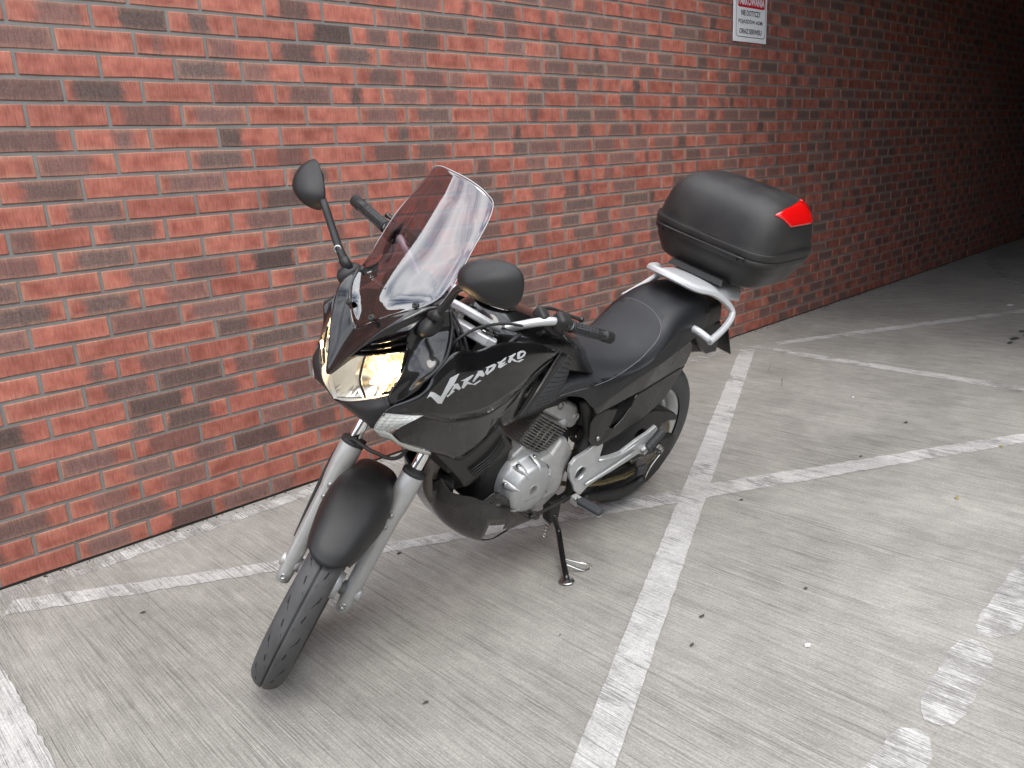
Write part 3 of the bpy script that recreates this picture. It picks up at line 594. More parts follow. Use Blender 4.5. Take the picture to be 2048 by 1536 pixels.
EPS = R_(26.5); UF = Vector((-math.sin(EPS), 0, math.cos(EPS))); FF = Vector((math.cos(EPS), 0, math.sin(EPS)))
AX = Vector((1.45, 0, .3185))
def FP(Ln, y=0, o=0): return AX+UF*Ln+FF*o+Vector((0, y, 0))

# ---- wheels
def wheel(name, C0, R, tw, rimR, frame, groove, hubw):
    C0 = Vector(C0)
    # rim: profile across the width, revolved about the axle (y)
    hw = tw*.36
    prof = [(-hw, rimR+.012), (-hw-.003, rimR+.004), (-hw+.004, rimR-.006), (-hw*.6, rimR-.016), (-hw*.3, rimR-.03), (hw*.3, rimR-.03), (hw*.6, rimR-.016), (hw-.004, rimR-.006), (hw+.003, rimR+.004), (hw, rimR+.012)]
    mb = MB().add(lathe(prof, C0, (0, 1, 0), 72))
    mb.add(lathe([(-hw*.3, rimR-.03), (-hw*.25, rimR-.045), (hw*.25, rimR-.045), (hw*.3, rimR-.03)], C0, (0, 1, 0), 72))
    for k in range(5):                                # five spokes
        a = 2*math.pi*k/5+.35
        d = Vector((math.cos(a), 0, math.sin(a))); q = Vector((-math.sin(a), 0, math.cos(a)))
        for sgn in (-1, 1):
            rows = []
            for t, w, th in ((.035, .016, .018), (.09, .012, .012), (.15, .010, .010), (rimR-.038, .014, .016)):
                c = C0+d*t+q*(sgn*(.012+.10*(t/rimR)**2*.25))
                rows.append([c+q*w+Vector((0, th, 0)), c+q*w-Vector((0, th, 0)), c-q*w-Vector((0, th, 0)), c-q*w+Vector((0, th, 0))])
            mb.add(grid(rows, closed=True, cap=True))
    mb.add(lathe([(-hubw, .026), (-hubw, .04), (-hubw*.6, .042), (0, .036), (hubw*.6, .042), (hubw, .04), (hubw, .026)], C0, (0, 1, 0), 32))
    w = add(name, (mb.v, mb.f), 'silver', frame)
    # tyre
    p = []; tc_ = R-tw*.5; n = 26
    for i in range(n+1):
        a = -2.12+4.24*i/n; y = math.sin(a)*tw*.5; r = tc_+math.cos(a)*tw*.5*(1 if math.cos(a) > 0 else .95)
        if abs(math.sin(a)) > .92: y *= .97
        p.append((y, r))
    if groove:                                        # one groove round the middle of the tread
        mid = n//2; g0, g1 = p[mid-1], p[mid+1]
        p = p[:mid]+[(-.0024, R-.0001), (-.0021, R-.0055), (.0021, R-.0055), (.0024, R-.0001)]+p[mid+1:]
    ty = add('tyre', lathe(p, C0, (0, 1, 0), 120), 'tyre', frame, parent=w)
    # tread sipes: slim dark inserts flush with the rubber
    mb = MB(); N = 34; tr = tw*.5
    def surf(phi, a, lift): 
        r = tc_+math.cos(a)*(tr+lift); return C0+Vector((math.cos(phi)*r, math.sin(a)*(tr+lift), math.sin(phi)*r))
    for k in range(N):
        for sd_ in (-1, 1):
            p0 = 2*math.pi*(k+(.5 if sd_ > 0 else 0))/N
            long_ = k % 2 == 0
            A = [.18, .44, .46, .80] if long_ else [.5, .74, .755, 1.08]
            PH = [0, .11, .13, .29] if long_ else [.03, .1, .118, .24]
            W = [.0010, .0068, .0068, .0010]; top = []; bot = []
            for a, ph, ww in zip(A, PH, W):
                wa = ww*.2/tr; top.append(surf(p0+ph-ww*.55/R, sd_*(a+wa), .0004)); bot.append(surf(p0+ph+ww*.55/R, sd_*(a-wa), .0004))
            V = top+bot; mb.add((V, [(i, i+1, 5+i, 4+i) for i in range(3)]))
    s_ = add('tread_sipes', (mb.v, mb.f), 'void', frame, parent=w, smooth=False); tag(s_, kind='stuff')
    return w
fw = wheel('front_wheel', AX, .3185, .098, .229, 'fork', True, .06)
rw = wheel('rear_wheel', (0, 0, .32), .32, .128, .216, 'body', True, .08)
add('brake_disc', lathe([(-.052, .085), (-.052, .135), (-.056, .135), (-.056, .085)], AX, (0, 1, 0), 48), 'steel', 'fork', parent=fw)
add('axle', lathe([(-.118, .0), (-.118, .010), (-.06, .010), (-.06, .014), (.06, .014), (.065, .011), (.118, .011), (.121, .007), (.121, 0)], AX, (0, 1, 0), 16), 'steel', 'fork', parent=fw)
add('spacer', lathe([(.052, .008), (.052, .021), (.058, .021), (.06, .016), (.078, .016), (.08, .012)], AX, (0, 1, 0), 20), 'cast', 'fork', parent=fw)
add('spacer', lathe([(-.052, .008), (-.052, .019), (-.06, .019), (-.06, .014), (-.07, .014), (-.07, .018), (-.078, .018)], AX, (0, 1, 0), 20), 'cast', 'fork', parent=fw)

# ---- fork legs
FY_ = .093
for sy in (1, -1):
    y = FY_*sy; base = FP(0, y)
    prof = [(-.062, 0), (-.062, .014), (-.058, .0195), (-.03, .022), (.02, .0235), (.07, .0245), (.2, .0255), (.245, .0265), (.285, .0305), (.33, .0325), (.39, .033), (.393, .0315), (.393, .02)]
    mb = MB().add(lathe(prof, base, UF, 36))
    mb.add(lathe([(-.03*sy, .0), (-.03*sy, .021), (.026*sy, .021), (.03*sy, .018), (.03*sy, 0)], base+FF*-.004, (0, 1, 0), 24))     # axle eye
    for Lz in (.262, .225):                                                                                 # fender lugs
        mb.add(lathe([(-.0, .009), (.036, .008), (.036, 0)], FP(Lz, y, .012), (0, -sy, 0), 12))
    leg = add('fork_leg', (mb.v, mb.f), 'fork', 'fork')
    add('stanchion', lathe([(.38, .0168), (.80, .0168), (.80, 0)], base, UF, 32), 'chrome', 'fork', parent=leg)
    add('dust_seal', lathe([(.385, .031), (.388, .0335), (.397, .0338), (.400, .032), (.402, .024), (.408, .0215), (.409, .017)], base, UF, 36), 'rubber', 'fork', parent=leg)
    add('pinch_bolt', lathe([(0, .0085), (.012, .0085), (.012, .0055), (.004, .0055), (.004, 0)], FP(-.038, y, .012), FF, 12), 'steel', 'fork', parent=leg)
    for o_ in (-.058, -.05):
        add('fender_bolt', lathe([(0, .0075), (.004, .0075), (.006, .004), (.006, 0)], FP(.262 if o_ < -.055 else .225, y, .0265), FF, 10), 'bolt', 'fork', parent=leg)
# brake line on the right leg
add('brake_hose', tube([FP(.06, -.118, -.03), FP(.2, -.125, -.03), FP(.34, -.125, -.02), FP(.405, -.10, .03), FP(.41, -.03, .06), FP(.43, .04, .05), FP(.55, .05, .0)], .0055, 8), 'rubber', 'fork')
add('hose_clip', box(FP(.405, -.068, .032), (.02, .022, .022)), 'dark', 'fork', bevel=.003)

# ---- front mudguard
rows = []
for a, w, r0, dz in ((63, .060, .334, 0), (69, .069, .342, 0), (79, .078, .348, 0), (90, .086, .352, 0), (100, .090, .354, 0), (107, .084, .355, 0), (113, .067, .356, 0), (122, .064, .356, 0), (132, .070, .356, 0), (146, .070, .354, 0), (172, .06, .345, 0)):
    t = R_(a); d = Vector((math.cos(t), 0, math.sin(t)))
    dp = {63: .058, 69: .08, 79: .1, 90: .112, 100: .115, 107: .10, 113: .07, 122: .06, 132: .075, 146: .075, 172: .055}[a]
    row = []
    for y, k in ((-1.0, 1.0), (-.97, .62), (-.86, .26), (-.6, .075), (-.3, .015), (0, 0), (.3, .015), (.6, .075), (.86, .26), (.97, .62), (1.0, 1.0)):
        da = R_(7*(1-y*y)*max(0, (82-a)/21)); d2 = Vector((math.cos(t-da), 0, math.sin(t-da)))
        row.append(AX+d2*(r0-dp*k)+Vector((0, y*w, 0)))
    rows.append(row)
add('front_mudguard', patch(rows, 3, 4), 'matte', 'fork', out=(0, 0, 1), solid=.004)

# ---- steering head: yokes, bars
mb = MB()
for Ln, th, oo in ((.795, .026, 0), (.60, .03, 0)):
    pts = []
    for y, o1, o2 in ((-.125, -.028, .03), (-.1, -.036, .036), (-.06, -.06, .03), (0, -.085, .02), (.06, -.06, .03), (.1, -.036, .036), (.125, -.028, .03)):
        pts.append((y, o1, o2))
    V = []
    for y, o1, o2 in pts: V += [FP(Ln, y, o1), FP(Ln, y, o2), FP(Ln+th, y, o2), FP(Ln+th, y, o1)]
    mb.add(grid([V[i:i+4] for i in range(0, len(V), 4)], closed=True, cap=True))
yoke = add('fork_yoke', (mb.v, mb.f), 'silver', 'fork', smooth=False, bevel=.004)
for y in (-FY_, FY_):
    add('fork_cap', lathe([(.82, .02), (.828, .02), (.83, .017), (.83, .011), (.838, .011), (.839, 0)], FP(0, y), UF, 6), 'steel', 'fork', parent=yoke, smooth=False)
    add('bar_clamp', lathe([(.82, .0155), (.86, .0165), (.895, .0165), (.897, .014), (.897, 0)], FP(0, y*.52, -.03), UF+FF*-.12, 20), 'silver', 'fork', parent=yoke)
add('stem_nut', lathe([(.815, .017), (.835, .017), (.836, .008)], FP(0, 0, -.065), UF, 6), 'steel', 'fork', parent=yoke, smooth=False)
bar = []
BARP = [(1.035, 0, 1.062), (1.032, .05, 1.058), (1.015, .10, 1.046), (1.0, .125, 1.045), (.985, .165, 1.072), (.968, .205, 1.098), (.938, .25, 1.108), (.88, .325, 1.09), (.815, .40, 1.072)]
full = [(p[0], -p[1], p[2]) for p in reversed(BARP[1:])]+BARP
hb = add('handlebar', tube(full, .0125, 16, 5), 'silver', 'fork')
def along(t):                                   # point on the left bar, t = y
    for (x0, y0, z0), (x1, y1, z1) in zip(BARP, BARP[1:]):
        if y0 <= t <= y1: k = (t-y0)/(y1-y0); return Vector((x0+(x1-x0)*k, t, z0+(z1-z0)*k))
    return Vector(BARP[-1])
for sy in (1, -1):
    fl = lambda v: Vector((v[0], v[1]*sy, v[2]))
    a, b = along(.292), Vector((.812, .404, 1.071)); d = (b-a); Ln = d.length
    prof = [(0, .0135), (.0, .019), (.006, .019), (.006, .0165)]
    for k in range(7): prof += [(.008+k*.0145, .0162), (.009+k*.0145, .0172), (.0195+k*.0145, .0172), (.0205+k*.0145, .0162)]
    prof += [(Ln-.004, .0165), (Ln-.004, .0185), (Ln, .0185), (Ln, .0175), (Ln+.028, .0185), (Ln+.03, .016), (Ln+.03, 0)]
    gp = add('grip', lathe(prof, fl(a), fl(d), 20), 'rubber', 'fork', parent=hb)
    mb = MB()
    for k in range(6):                          # raised ribs along the grip
        q = fl(d).normalized(); n_ = q.orthogonal().normalized(); n_.rotate(Matrix.Rotation(k*math.pi/3, 3, q))
        mb.add(tube([fl(a)+q*.012+n_*.0168, fl(a)+q*(Ln-.012)+n_*.0168], .0022, 6, 1))
    add('grip_rib', (mb.v, mb.f), 'tread', 'fork', parent=gp)
    # switch housing
    c = along(.262); q = d.normalized(); up = Vector((.15, 0, 1)); up = (up-q*up.dot(q)).normalized(); fw_ = up.cross(q).normalized()
    rot = Matrix((q, fw_, up)).transposed()
    mb = MB(); mb.add(box(c+up*.002, (.052, .048, .05), rot))
    Vv = [fl(v) for v in mb.v]
    sw = add('switch_housing', (Vv, mb.f if sy > 0 else [tuple(reversed(f)) for f in mb.f]), 'dark', 'fork', parent=hb, bevel=.012, bseg=3)
    for j in range(2):
        mb = MB(); mb.add(box(c-fw_*.022+up*(.012-.02*j)+q*.008, (.014, .012, .01), rot)); Vv = [fl(v) for v in mb.v]
        add('switch', (Vv, mb.f), 'rubber', 'fork', parent=sw, bevel=.002)
    # lever perch and lever
    c2 = along(.218); mb = MB(); mb.add(box(c2+fw_*.022*1, (.034, .05, .034), rot)); Vv = [fl(v) for v in mb.v]
    pc = add('lever_perch', (Vv, mb.f), 'dark', 'fork', parent=hb, bevel=.007, bseg=2)
    sgn = 1
    LV = [c2+fw_*.045, c2+fw_*.062+q*.035, c2+fw_*.07+q*.08, c2+fw_*.062+q*.13, c2+fw_*.058+q*.185]
    lv = add('lever', tube([fl(p) for p in LV], lambda t: .0078-.002*math.sin(t*3.1), 10, 6, flat=.75), 'dark' if sy > 0 else 'gloss', 'fork', parent=hb)
    add('lever_ball', lathe([(-.009, 0), (-.0075, .005), (-.003, .0088), (.003, .0088), (.0075, .005), (.009, 0)], fl(LV[-1]), fl(q), 14), 'gloss', 'fork', parent=lv)
    if sy < 0:
        mb = MB(); mb.add(box(c2+fw_*.03+up*.028+q*-.012, (.055, .04, .032), rot)); Vv = [fl(v) for v in mb.v]
        add('brake_reservoir', (Vv, mb.f), 'dark', 'fork', parent=hb, bevel=.006)
# cables
add('clutch_cable', tube([fork(p) for p in [(.93, .205, 1.085)]]+[P_ for P_ in [Vector(p) for p in ((0.8720, 0.1300, 1.0250), (0.9510, 0.1100, 1.0390), (1.0460, 0.1150, 1.0490), (1.1090, 0.1200, 1.0390), (1.1340, 0.1150, 1.0160), (1.1400, 0.1000, 0.9730))]], .0042, 8), 'rubber')
add('cable_adjuster', lathe([(-.014, .004), (-.012, .006), (-.004, .006), (-.004, .0085), (.004, .0085), (.004, .005), (.016, .004)], fork((.945, .208, 1.09)), (STEER @ Vector((.6, -.8, .1))), 12), 'steel')
for k in range(3):
    d = .012*k
    add('control_cable', tube([fork((1.0-d*.4, -.15+d, 1.085)), fork((1.12, -.05+d, 1.10)), fork((1.16, .03+d*1.5, 1.03)), fork((1.13, .05+d, .90)), (1.02, .03+d, .80)], .0042, 8), 'rubber')
add('clutch_hose', tube([fork((.96, .23, 1.075)), fork((.93, .2, 1.0)), (0.8940, 0.1200, 0.9970), (0.9470, 0.1300, 0.9820), (0.9510, 0.1200, 0.9550)], .006, 8), 'rubber')

# ---- headlamp fairing
C1 = [[(1.3510, 0.0000, 1.0590), (1.3890, 0.0000, 1.0020), (1.4280, 0.0000, 0.9440)],
      [(1.3390, 0.0500, 1.0940), (1.3710, 0.0460, 1.0420), (1.4030, 0.0380, 0.9980)],
      [(1.3120, 0.0920, 1.1270), (1.3540, 0.0940, 1.0900), (1.3770, 0.0770, 1.0490)],
      [(1.2680, 0.1280, 1.1500), (1.3160, 0.1280, 1.1250), (1.3440, 0.1120, 1.0830)],
      [(1.2250, 0.1520, 1.1600), (1.2540, 0.1500, 1.1340), (1.3080, 0.1500, 1.1110)]]
rows = list(map(list, zip(*C1)))
cowl = add('headlamp_cowl', patch(sym(rows), 5, 6), 'gloss', out=(1, 0, 1), solid=.003)
C2 = [[(1.2510, 0.1480, 1.1330), (1.2220, 0.1510, 1.1420), (1.1940, 0.1550, 1.1440)],
      [(1.3000, 0.1430, 1.1040), (1.2410, 0.1570, 1.1000), (1.1910, 0.1680, 1.0980)],
      [(1.3100, 0.1500, 1.0520), (1.2710, 0.1800, 1.0600), (1.2240, 0.2020, 1.0560)],
      [(1.3280, 0.1580, 1.0010), (1.3000, 0.1940, 1.0210), (1.2600, 0.2220, 1.0390)],
      [(1.3550, 0.1570, 0.9480), (1.3220, 0.1880, 0.9760), (1.3030, 0.2280, 1.0170)],
      [(1.3530, 0.1670, 0.9260), (1.3320, 0.1900, 0.9500), (1.3090, 0.2130, 0.9810)]]
pair('cowl_side', patch(C2, 5, 6), 'gloss', solid=.0035)
# rubber edge along the rear of the cowl
pair('edge_trim', tube([r[2] for r in C2[:-1]], .0038, 8, 6), 'rubber')
# louvres above the lamp
VB = [[(1.3910, 0.0480, 1.0100), (1.3710, 0.0800, 1.0480), (1.3410, 0.1120, 1.0780), (1.3080, 0.1480, 1.1070)], [(1.3910, 0.0480, 1.0080), (1.3650, 0.0850, 1.0220), (1.3400, 0.1200, 1.0360), (1.3140, 0.1520, 1.0520)]]
def inset(rows, d): return [[(p[0]-d, p[1]*.97, p[2]) for p in r] for r in rows]
pair('louvre_backing', patch(inset(VB, .03), 4, 3), 'gap', out=(1, 0, 0))
for k, (a, b) in enumerate((((1.3690, 0.0900, 1.0550), (1.3120, 0.1480, 1.0950)), ((1.3820, 0.0700, 1.0320), (1.3130, 0.1510, 1.0750)), ((1.3900, 0.0550, 1.0140), (1.3150, 0.1530, 1.0550)))):
    a, b = Vector(a), Vector(b); m_ = (a+b)/2+Vector((.004, .004, 0))
    V = [];
    for p, w in ((a, .004), (m_, .016), (b, .02)): V.append([p+Vector((.0, 0, 0)), p+Vector((-w, -w*.5, .007)), p+Vector((-w, -w*.5, .004)), p+Vector((-.002, 0, -.003))])
    pair('louvre', grid([cr([r[i] for r in V], 5) for i in range(4)]+[cr([r[0] for r in V], 5)]), 'gloss')
LR = [[(1.4260, 0.0000, 0.9420), (1.4010, 0.0380, 1.0000), (1.3650, 0.1000, 1.0340), (1.3230, 0.1560, 1.0570)],
      [(1.4160, 0.0000, 0.9020), (1.4030, 0.0600, 0.9560), (1.3680, 0.1120, 0.9810), (1.3320, 0.1570, 1.0010)],
      [(1.4030, 0.0000, 0.8660), (1.4000, 0.0620, 0.8920), (1.3740, 0.1120, 0.9180), (1.3550, 0.1550, 0.9470)]]
RW = [[(1.4260, 0.0000, 0.9420), (1.3490, -0.1200, 1.0470)]]
pair('headlamp_lens', patch(LR, 6, 6), 'lens', out=(1, .3, 0))
BK = [[(p[0]-d, p[1]*s_, p[2]+dz) for p, d, s_ in zip(r, dd, (1, .96, .93, .93))] for r, dd, dz in zip(LR, ((.012, .035, .05, .035), (.012, .06, .085, .05), (.01, .03, .045, .025)), (-.002, 0, .003))]
bk = pair('headlamp_reflector', patch(BK, 5, 3), 'reflector', out=(1, .3, 0), smooth=False)
pair('lamp_light_baffle', grid([[Vector(p)-Vector((.004, 0, 0)) for p in cr(LR[0], 6)], [Vector(p) for p in cr(BK[0], 6)]]), 'dark', out=(0, 0, 1))  # added baffle above the reflector, stops bulb light leaking onto louvres and mirrors
pair('lamp_light_baffle', grid([[Vector(p)-Vector((.004, 0, 0)) for p in cr([r[3] for r in LR], 6)], [Vector(p) for p in cr([r[3] for r in BK], 6)]]), 'dark')  # same added baffle down the outer side of the lamp
pair('lamp_surround', grid([[Vector(p) for p in cr(LR[2], 6)], [Vector(p)-Vector((.03, 0, -.002)) for p in cr(LR[2], 6)]]), 'silver')
for sy, bkt in ((1, bk[0]), (-1, bk[1])):
    c = Vector((1.3520, 0.1350, 0.9910)); c = Vector((c.x-.03, c.y*sy*.97, c.z))
    add('bulb', lathe([(-.012, 0), (-.010, .006), (-.004, .010), (.004, .010), (.010, .006), (.012, 0)], c, (1, 0, 0), 16), 'bulb', parent=bkt)
    ll = bpy.data.lights.new('headlamp_light', 'POINT'); ll.energy = .7; ll.color = (1, .66, .32); ll.shadow_soft_size = .012
    lo_ = bpy.data.objects.new('headlamp_light', ll); COL.objects.link(lo_); lo_.parent = bkt; lo_.location = c+Vector((.02, 0, 0))-ANCH
    c3 = Vector((1.3840, 0.0850, 0.9460)); c3 = Vector((c3.x-.045, c3.y*sy, c3.z))
    add('lamp_bowl', lathe([(.03, .045), (.018, .036), (.006, .022), (0, .008)], c3, (1, .25*sy, 0), 28), 'reflector', parent=bkt)
    add('side_bulb', lathe([(-.007, 0), (-.004, .004), (.004, .004), (.007, 0)], c3+Vector((.012, 0, 0)), (1, 0, 0), 12), 'bulb', parent=bkt)
    # dark divider between the two bowls
    e0, e1, e2 = (Vector(p) for p in ((1.3910, 0.0850, 1.0250), (1.3990, 0.0830, 0.9630), (1.3880, 0.0950, 0.9140)))
    add('lamp_divider', tube([(p.x-.012, p.y*sy, p.z) for p in (e0, e1, e2)], .0035, 8, 6), 'gloss2', parent=bkt)
CH = [[(1.4020, 0.0000, 0.8630), (1.4030, 0.0500, 0.8850), (1.3790, 0.1120, 0.9170), (1.3540, 0.1540, 0.9430)],
      [(1.3810, 0.0000, 0.8430), (1.3980, 0.0750, 0.8740), (1.3840, 0.1400, 0.9020), (1.3530, 0.1680, 0.9230)],
      [(1.3470, 0.0000, 0.8090), (1.3810, 0.1100, 0.8510), (1.3760, 0.1400, 0.8510), (1.3670, 0.1620, 0.9000)]]
add('chin_cowl', patch(sym(CH), 5, 5), 'matte', out=(1, 0, -1), solid=.003)

# ---- windscreen
WS = [[(1.3510, 0.0000, 1.0590), (1.3400, 0.0500, 1.0930), (1.3120, 0.0920, 1.1250), (1.2680, 0.1280, 1.1490), (1.2250, 0.1500, 1.1580)],
      [(1.290, 0, 1.155), (1.277, .055, 1.158), (1.253, .105, 1.168), (1.227, .14, 1.182), (1.203, .1565, 1.194)],
      [(1.210, 0, 1.262), (1.200, .055, 1.265), (1.182, .105, 1.271), (1.166, .136, 1.277), (1.150, .150, 1.281)],
      [(1.147, 0, 1.360), (1.140, .05, 1.360), (1.127, .094, 1.358), (1.112, .124, 1.353), (1.098, .137, 1.348)],
      [(1.110, 0, 1.431), (1.104, .045, 1.428), (1.094, .080, 1.419), (1.084, .106, 1.406), (1.077, .124, 1.387)]]
wsr = sym(WS)
ws = add('windscreen', patch(wsr, 6, 8), 'screen', out=(1, 0, .4), solid=.0035)
rim_ = [r[-1] for r in WS]+[p for p in reversed(WS[-1][:-1])]
rim_ = rim_+[(p[0], -p[1], p[2]) for p in reversed(rim_[:-1])]
M['edge'] = mat('screen_edge', (.45, .45, .47), .2, 0, .5)
add('screen_edge', tube(rim_, .0013, 6, 8), 'edge', parent=ws)
M['vinyl'] = mat('seat_welt', (.11, .11, .115), .4)
for sy in (1, -1):
    for q in ((1.2680, 0.1170, 1.1520), (1.3430, 0.0490, 1.1030)):
        q = Vector((q[0]+.002, q[1]*sy, q[2]))
        add('screen_bolt', lathe([(-.003, .009), (.002, .009), (.005, .006), (.0055, .0035), (.003, .003), (.003, 0)], q, (.75, .25*sy, .5), 14), 'dark', parent=ws)
# instruments behind the screen
dash = add('instrument_panel', hexa([(1.24, -.1, 1.03), (1.24, .1, 1.03), (1.16, .13, 1.02), (1.16, -.13, 1.02), (1.225, -.085, 1.15), (1.225, .085, 1.15), (1.15, .105, 1.165), (1.15, -.105, 1.165)]), 'dark', bevel=.012)
for y in (-.055, .05):
    add('gauge', lathe([(-.02, .045), (.012, .045), (.014, .04), (.011, .039)], (1.165, y, 1.115), (-.75, 0, .66), 24, cap=True), 'gloss2', parent=dash)

# ---- mirrors
def mirror(ctr, arm, sy, lon, lat, nrm, lw, lh, dp):
    c = Vector(ctr); n = Vector(nrm).normalized(); a = Vector(lon); a = (a-n*a.dot(n)).normalized(); b = n.cross(a)
    rows = []
    K = 28
    for t, s in ((0, 1.0), (.06, 1.02), (.25, .985), (.5, .86), (.72, .68), (.9, .42), (.98, .2), (1, .02)):
        r = []
        for k in range(K):
            u = 2*math.pi*k/K; cu, su = math.cos(u), math.sin(u)
            e = 2.0/2.5; px_ = math.copysign(abs(cu)**e, cu); pz_ = math.copysign(abs(su)**e, su)
            tap = 1+.2*px_                                      # narrower towards the arm
            r.append(c+a*px_*lw*s+b*pz_*lh*tap*s+n*dp*t-a*.012*t)
        rows.append(r)
    m_ = add('mirror', grid(rows, closed=True, cap=True), 'matte', sub=1)
    add('mirror_glass', lathe([(-.001, 0), (-.001, .9*lh)], c, n, 24, cap=True), 'chrome', parent=m_)
    add('mirror_arm', tube(arm, lambda t: .0095+.004*(1-t)**2+.004*t**3, 12, 6, flat=.8), 'matte', parent=m_)
    return m_
mL = mirror((1.2520, 0.3450, 1.3050), [(1.2620, 0.1850, 1.1540), (1.2520, 0.2050, 1.1930), (1.2510, 0.2350, 1.2420), (1.2480, 0.2700, 1.2630), (1.2580, 0.3100, 1.2880)], 1, (0, 1, .12), None, (.93, .3, .12), .076, .048, .07)
mR = mirror((1.2580, -0.3600, 1.2900), [(1.2800, -0.1750, 1.1500), (1.2850, -0.2000, 1.1780), (1.2840, -0.2400, 1.2200), (1.2830, -0.2850, 1.2680), (1.2690, -0.3300, 1.2730)], -1, (-.05, -.93, .42), None, (.97, -.2, .1), .076, .048, .07)
for m_, foot, dirn, kn in ((mL, (1.2620, 0.1720, 1.1220), (.2, .9, .5), (1.2640, 0.1880, 1.1560)), (mR, (1.2740, -0.1550, 1.1210), (.2, -.7, .6), (1.2800, -0.1720, 1.1470))):
    c = Vector(foot); n = Vector(dirn).normalized(); a = Vector((-.8, 0, .45)); a = (a-n*a.dot(n)).normalized(); b = n.cross(a); rows = []
    for t, s in ((-.012, 1.0), (.008, 1), (.016, .9), (.024, .7)):
        rows.append([c+n*t+(a*math.cos(u)*.036+b*math.sin(u)*.021)*s for u in [2*math.pi*k/24 for k in range(24)]])
    add('mirror_foot', grid(rows, closed=True, cap=True), 'matte', parent=m_)
    add('mirror_joint', lathe([(-.02, .014), (.012, .014), (.016, .011), (.016, 0)], Vector(kn), n, 18, cap=True), 'matte', parent=m_)
    for s_ in (-.02, .02):
        add('mirror_bolt', lathe([(.012, .0075), (.020, .0075), (.020, .005), (.015, .0045), (.015, 0)], c+a*s_, n, 12), 'steel', parent=m_)
pr = [(1.2850, -0.2050, 1.1760), (1.2780, -0.1800, 1.1480)]
add('mirror_knuckle', lathe([(-.012, .0), (-.012, .011), (.012, .011), (.014, .008), (.011, .006), (.011, 0)], pr[0], (.6, .75, .2), 16), 'steel', parent=mR)
add('mirror_knuckle', lathe([(-.012, .0), (-.012, .011), (.012, .011), (.014, .008), (.011, .006), (.011, 0)], pr[1], (.6, .75, .2), 16), 'steel', parent=mR)

# ---- side fairings
S1 = [[(1.3520, 0.1690, 0.9240), (1.3000, 0.2000, 0.9690), (1.2680, 0.2120, 1.0140), (1.2050, 0.2030, 1.0520), (1.1300, 0.1960, 1.0370), (1.0630, 0.1890, 1.0350), (0.9860, 0.1800, 1.0250), (0.8660, 0.1660, 0.9880), (0.7530, 0.1550, 0.9320)],
      [(1.3610, 0.1660, 0.9150), (1.3200, 0.2030, 0.9450), (1.2830, 0.2280, 0.9710), (1.2220, 0.2320, 0.9820), (1.1490, 0.2280, 0.9780), (1.0730, 0.2190, 0.9720), (0.9810, 0.2030, 0.9770), (0.8730, 0.1840, 0.9640), (0.7650, 0.1620, 0.9350)],
      [(1.3650, 0.1610, 0.9030), (1.3320, 0.1960, 0.9090), (1.2950, 0.2260, 0.9150), (1.2260, 0.2310, 0.8840), (1.1490, 0.2290, 0.8660), (1.0690, 0.2240, 0.8610), (0.9580, 0.2100, 0.8860), (0.8720, 0.1900, 0.9210), (0.7770, 0.1660, 0.9330)]]
sideL, sideR = pair('side_fairing', patch(S1, 5, 6), 'gloss', solid=.0035)
S2 = [[(1.3430, 0.1720, 0.8410), (1.3230, 0.1980, 0.8760), (1.2880, 0.2190, 0.9020), (1.2170, 0.2220, 0.8700), (1.1390, 0.2200, 0.8520), (1.0580, 0.2150, 0.8460), (0.9450, 0.2000, 0.8710), (0.8630, 0.1820, 0.9080), (0.7670, 0.1580, 0.9210)],
      [(1.3310, 0.1750, 0.8260), (1.3050, 0.1960, 0.8380), (1.2610, 0.2090, 0.8390), (1.1860, 0.2070, 0.8060), (1.1100, 0.2030, 0.7850), (1.0410, 0.2000, 0.7830), (0.9830, 0.1950, 0.8160), (0.8850, 0.1780, 0.8510), (0.7880, 0.1580, 0.8910)],
      [(1.3160, 0.1760, 0.8100), (1.2760, 0.1860, 0.7890), (1.2170, 0.1870, 0.7540), (1.1610, 0.1830, 0.7200), (1.1050, 0.1790, 0.6880), (1.0430, 0.1870, 0.7280), (0.9980, 0.1900, 0.7850), (0.9030, 0.1760, 0.8270), (0.8070, 0.1580, 0.8670)]]
pair('lower_fairing', patch(S2, 5, 5), 'gloss', solid=.0035)
# crease ledge between the two
pair('fairing_ledge', grid([[Vector(p) for p in cr(S1[2][2:], 6)], [Vector(p) for p in cr(S2[0][2:], 6)]]), 'gloss', out=(0, 0, -1))
# pointed tail of the fairing in front of the knee trim
S4 = [[(0.9350, 0.1960, 0.8700), (0.8900, 0.1860, 0.8810), (0.8050, 0.1630, 0.9060)], [(0.9960, 0.1920, 0.8210), (0.9210, 0.1840, 0.8230), (0.8300, 0.1650, 0.8660)], [(0.9670, 0.1870, 0.7570), (0.9400, 0.1840, 0.7540), (0.9200, 0.1860, 0.7600)]]
pair('fairing_tail', patch(S4, 5, 5), 'gloss', solid=.003)
S3 = [[(1.2040, 0.1800, 0.7410), (1.1560, 0.1780, 0.7140), (1.0990, 0.1750, 0.6820), (1.0280, 0.1800, 0.7180), (0.9760, 0.1820, 0.7670)],
      [(1.1430, 0.1700, 0.6740), (1.1010, 0.1660, 0.6390), (1.0550, 0.1680, 0.6310), (1.0020, 0.1740, 0.6700), (0.9420, 0.1780, 0.7160)],
      [(1.0640, 0.1560, 0.5810), (1.0400, 0.1530, 0.5490), (1.0070, 0.1630, 0.5760), (0.9500, 0.1720, 0.6130), (0.8930, 0.1750, 0.6490)]]
pair('radiator_shroud', patch(S3, 5, 5), 'gloss2', solid=.003)
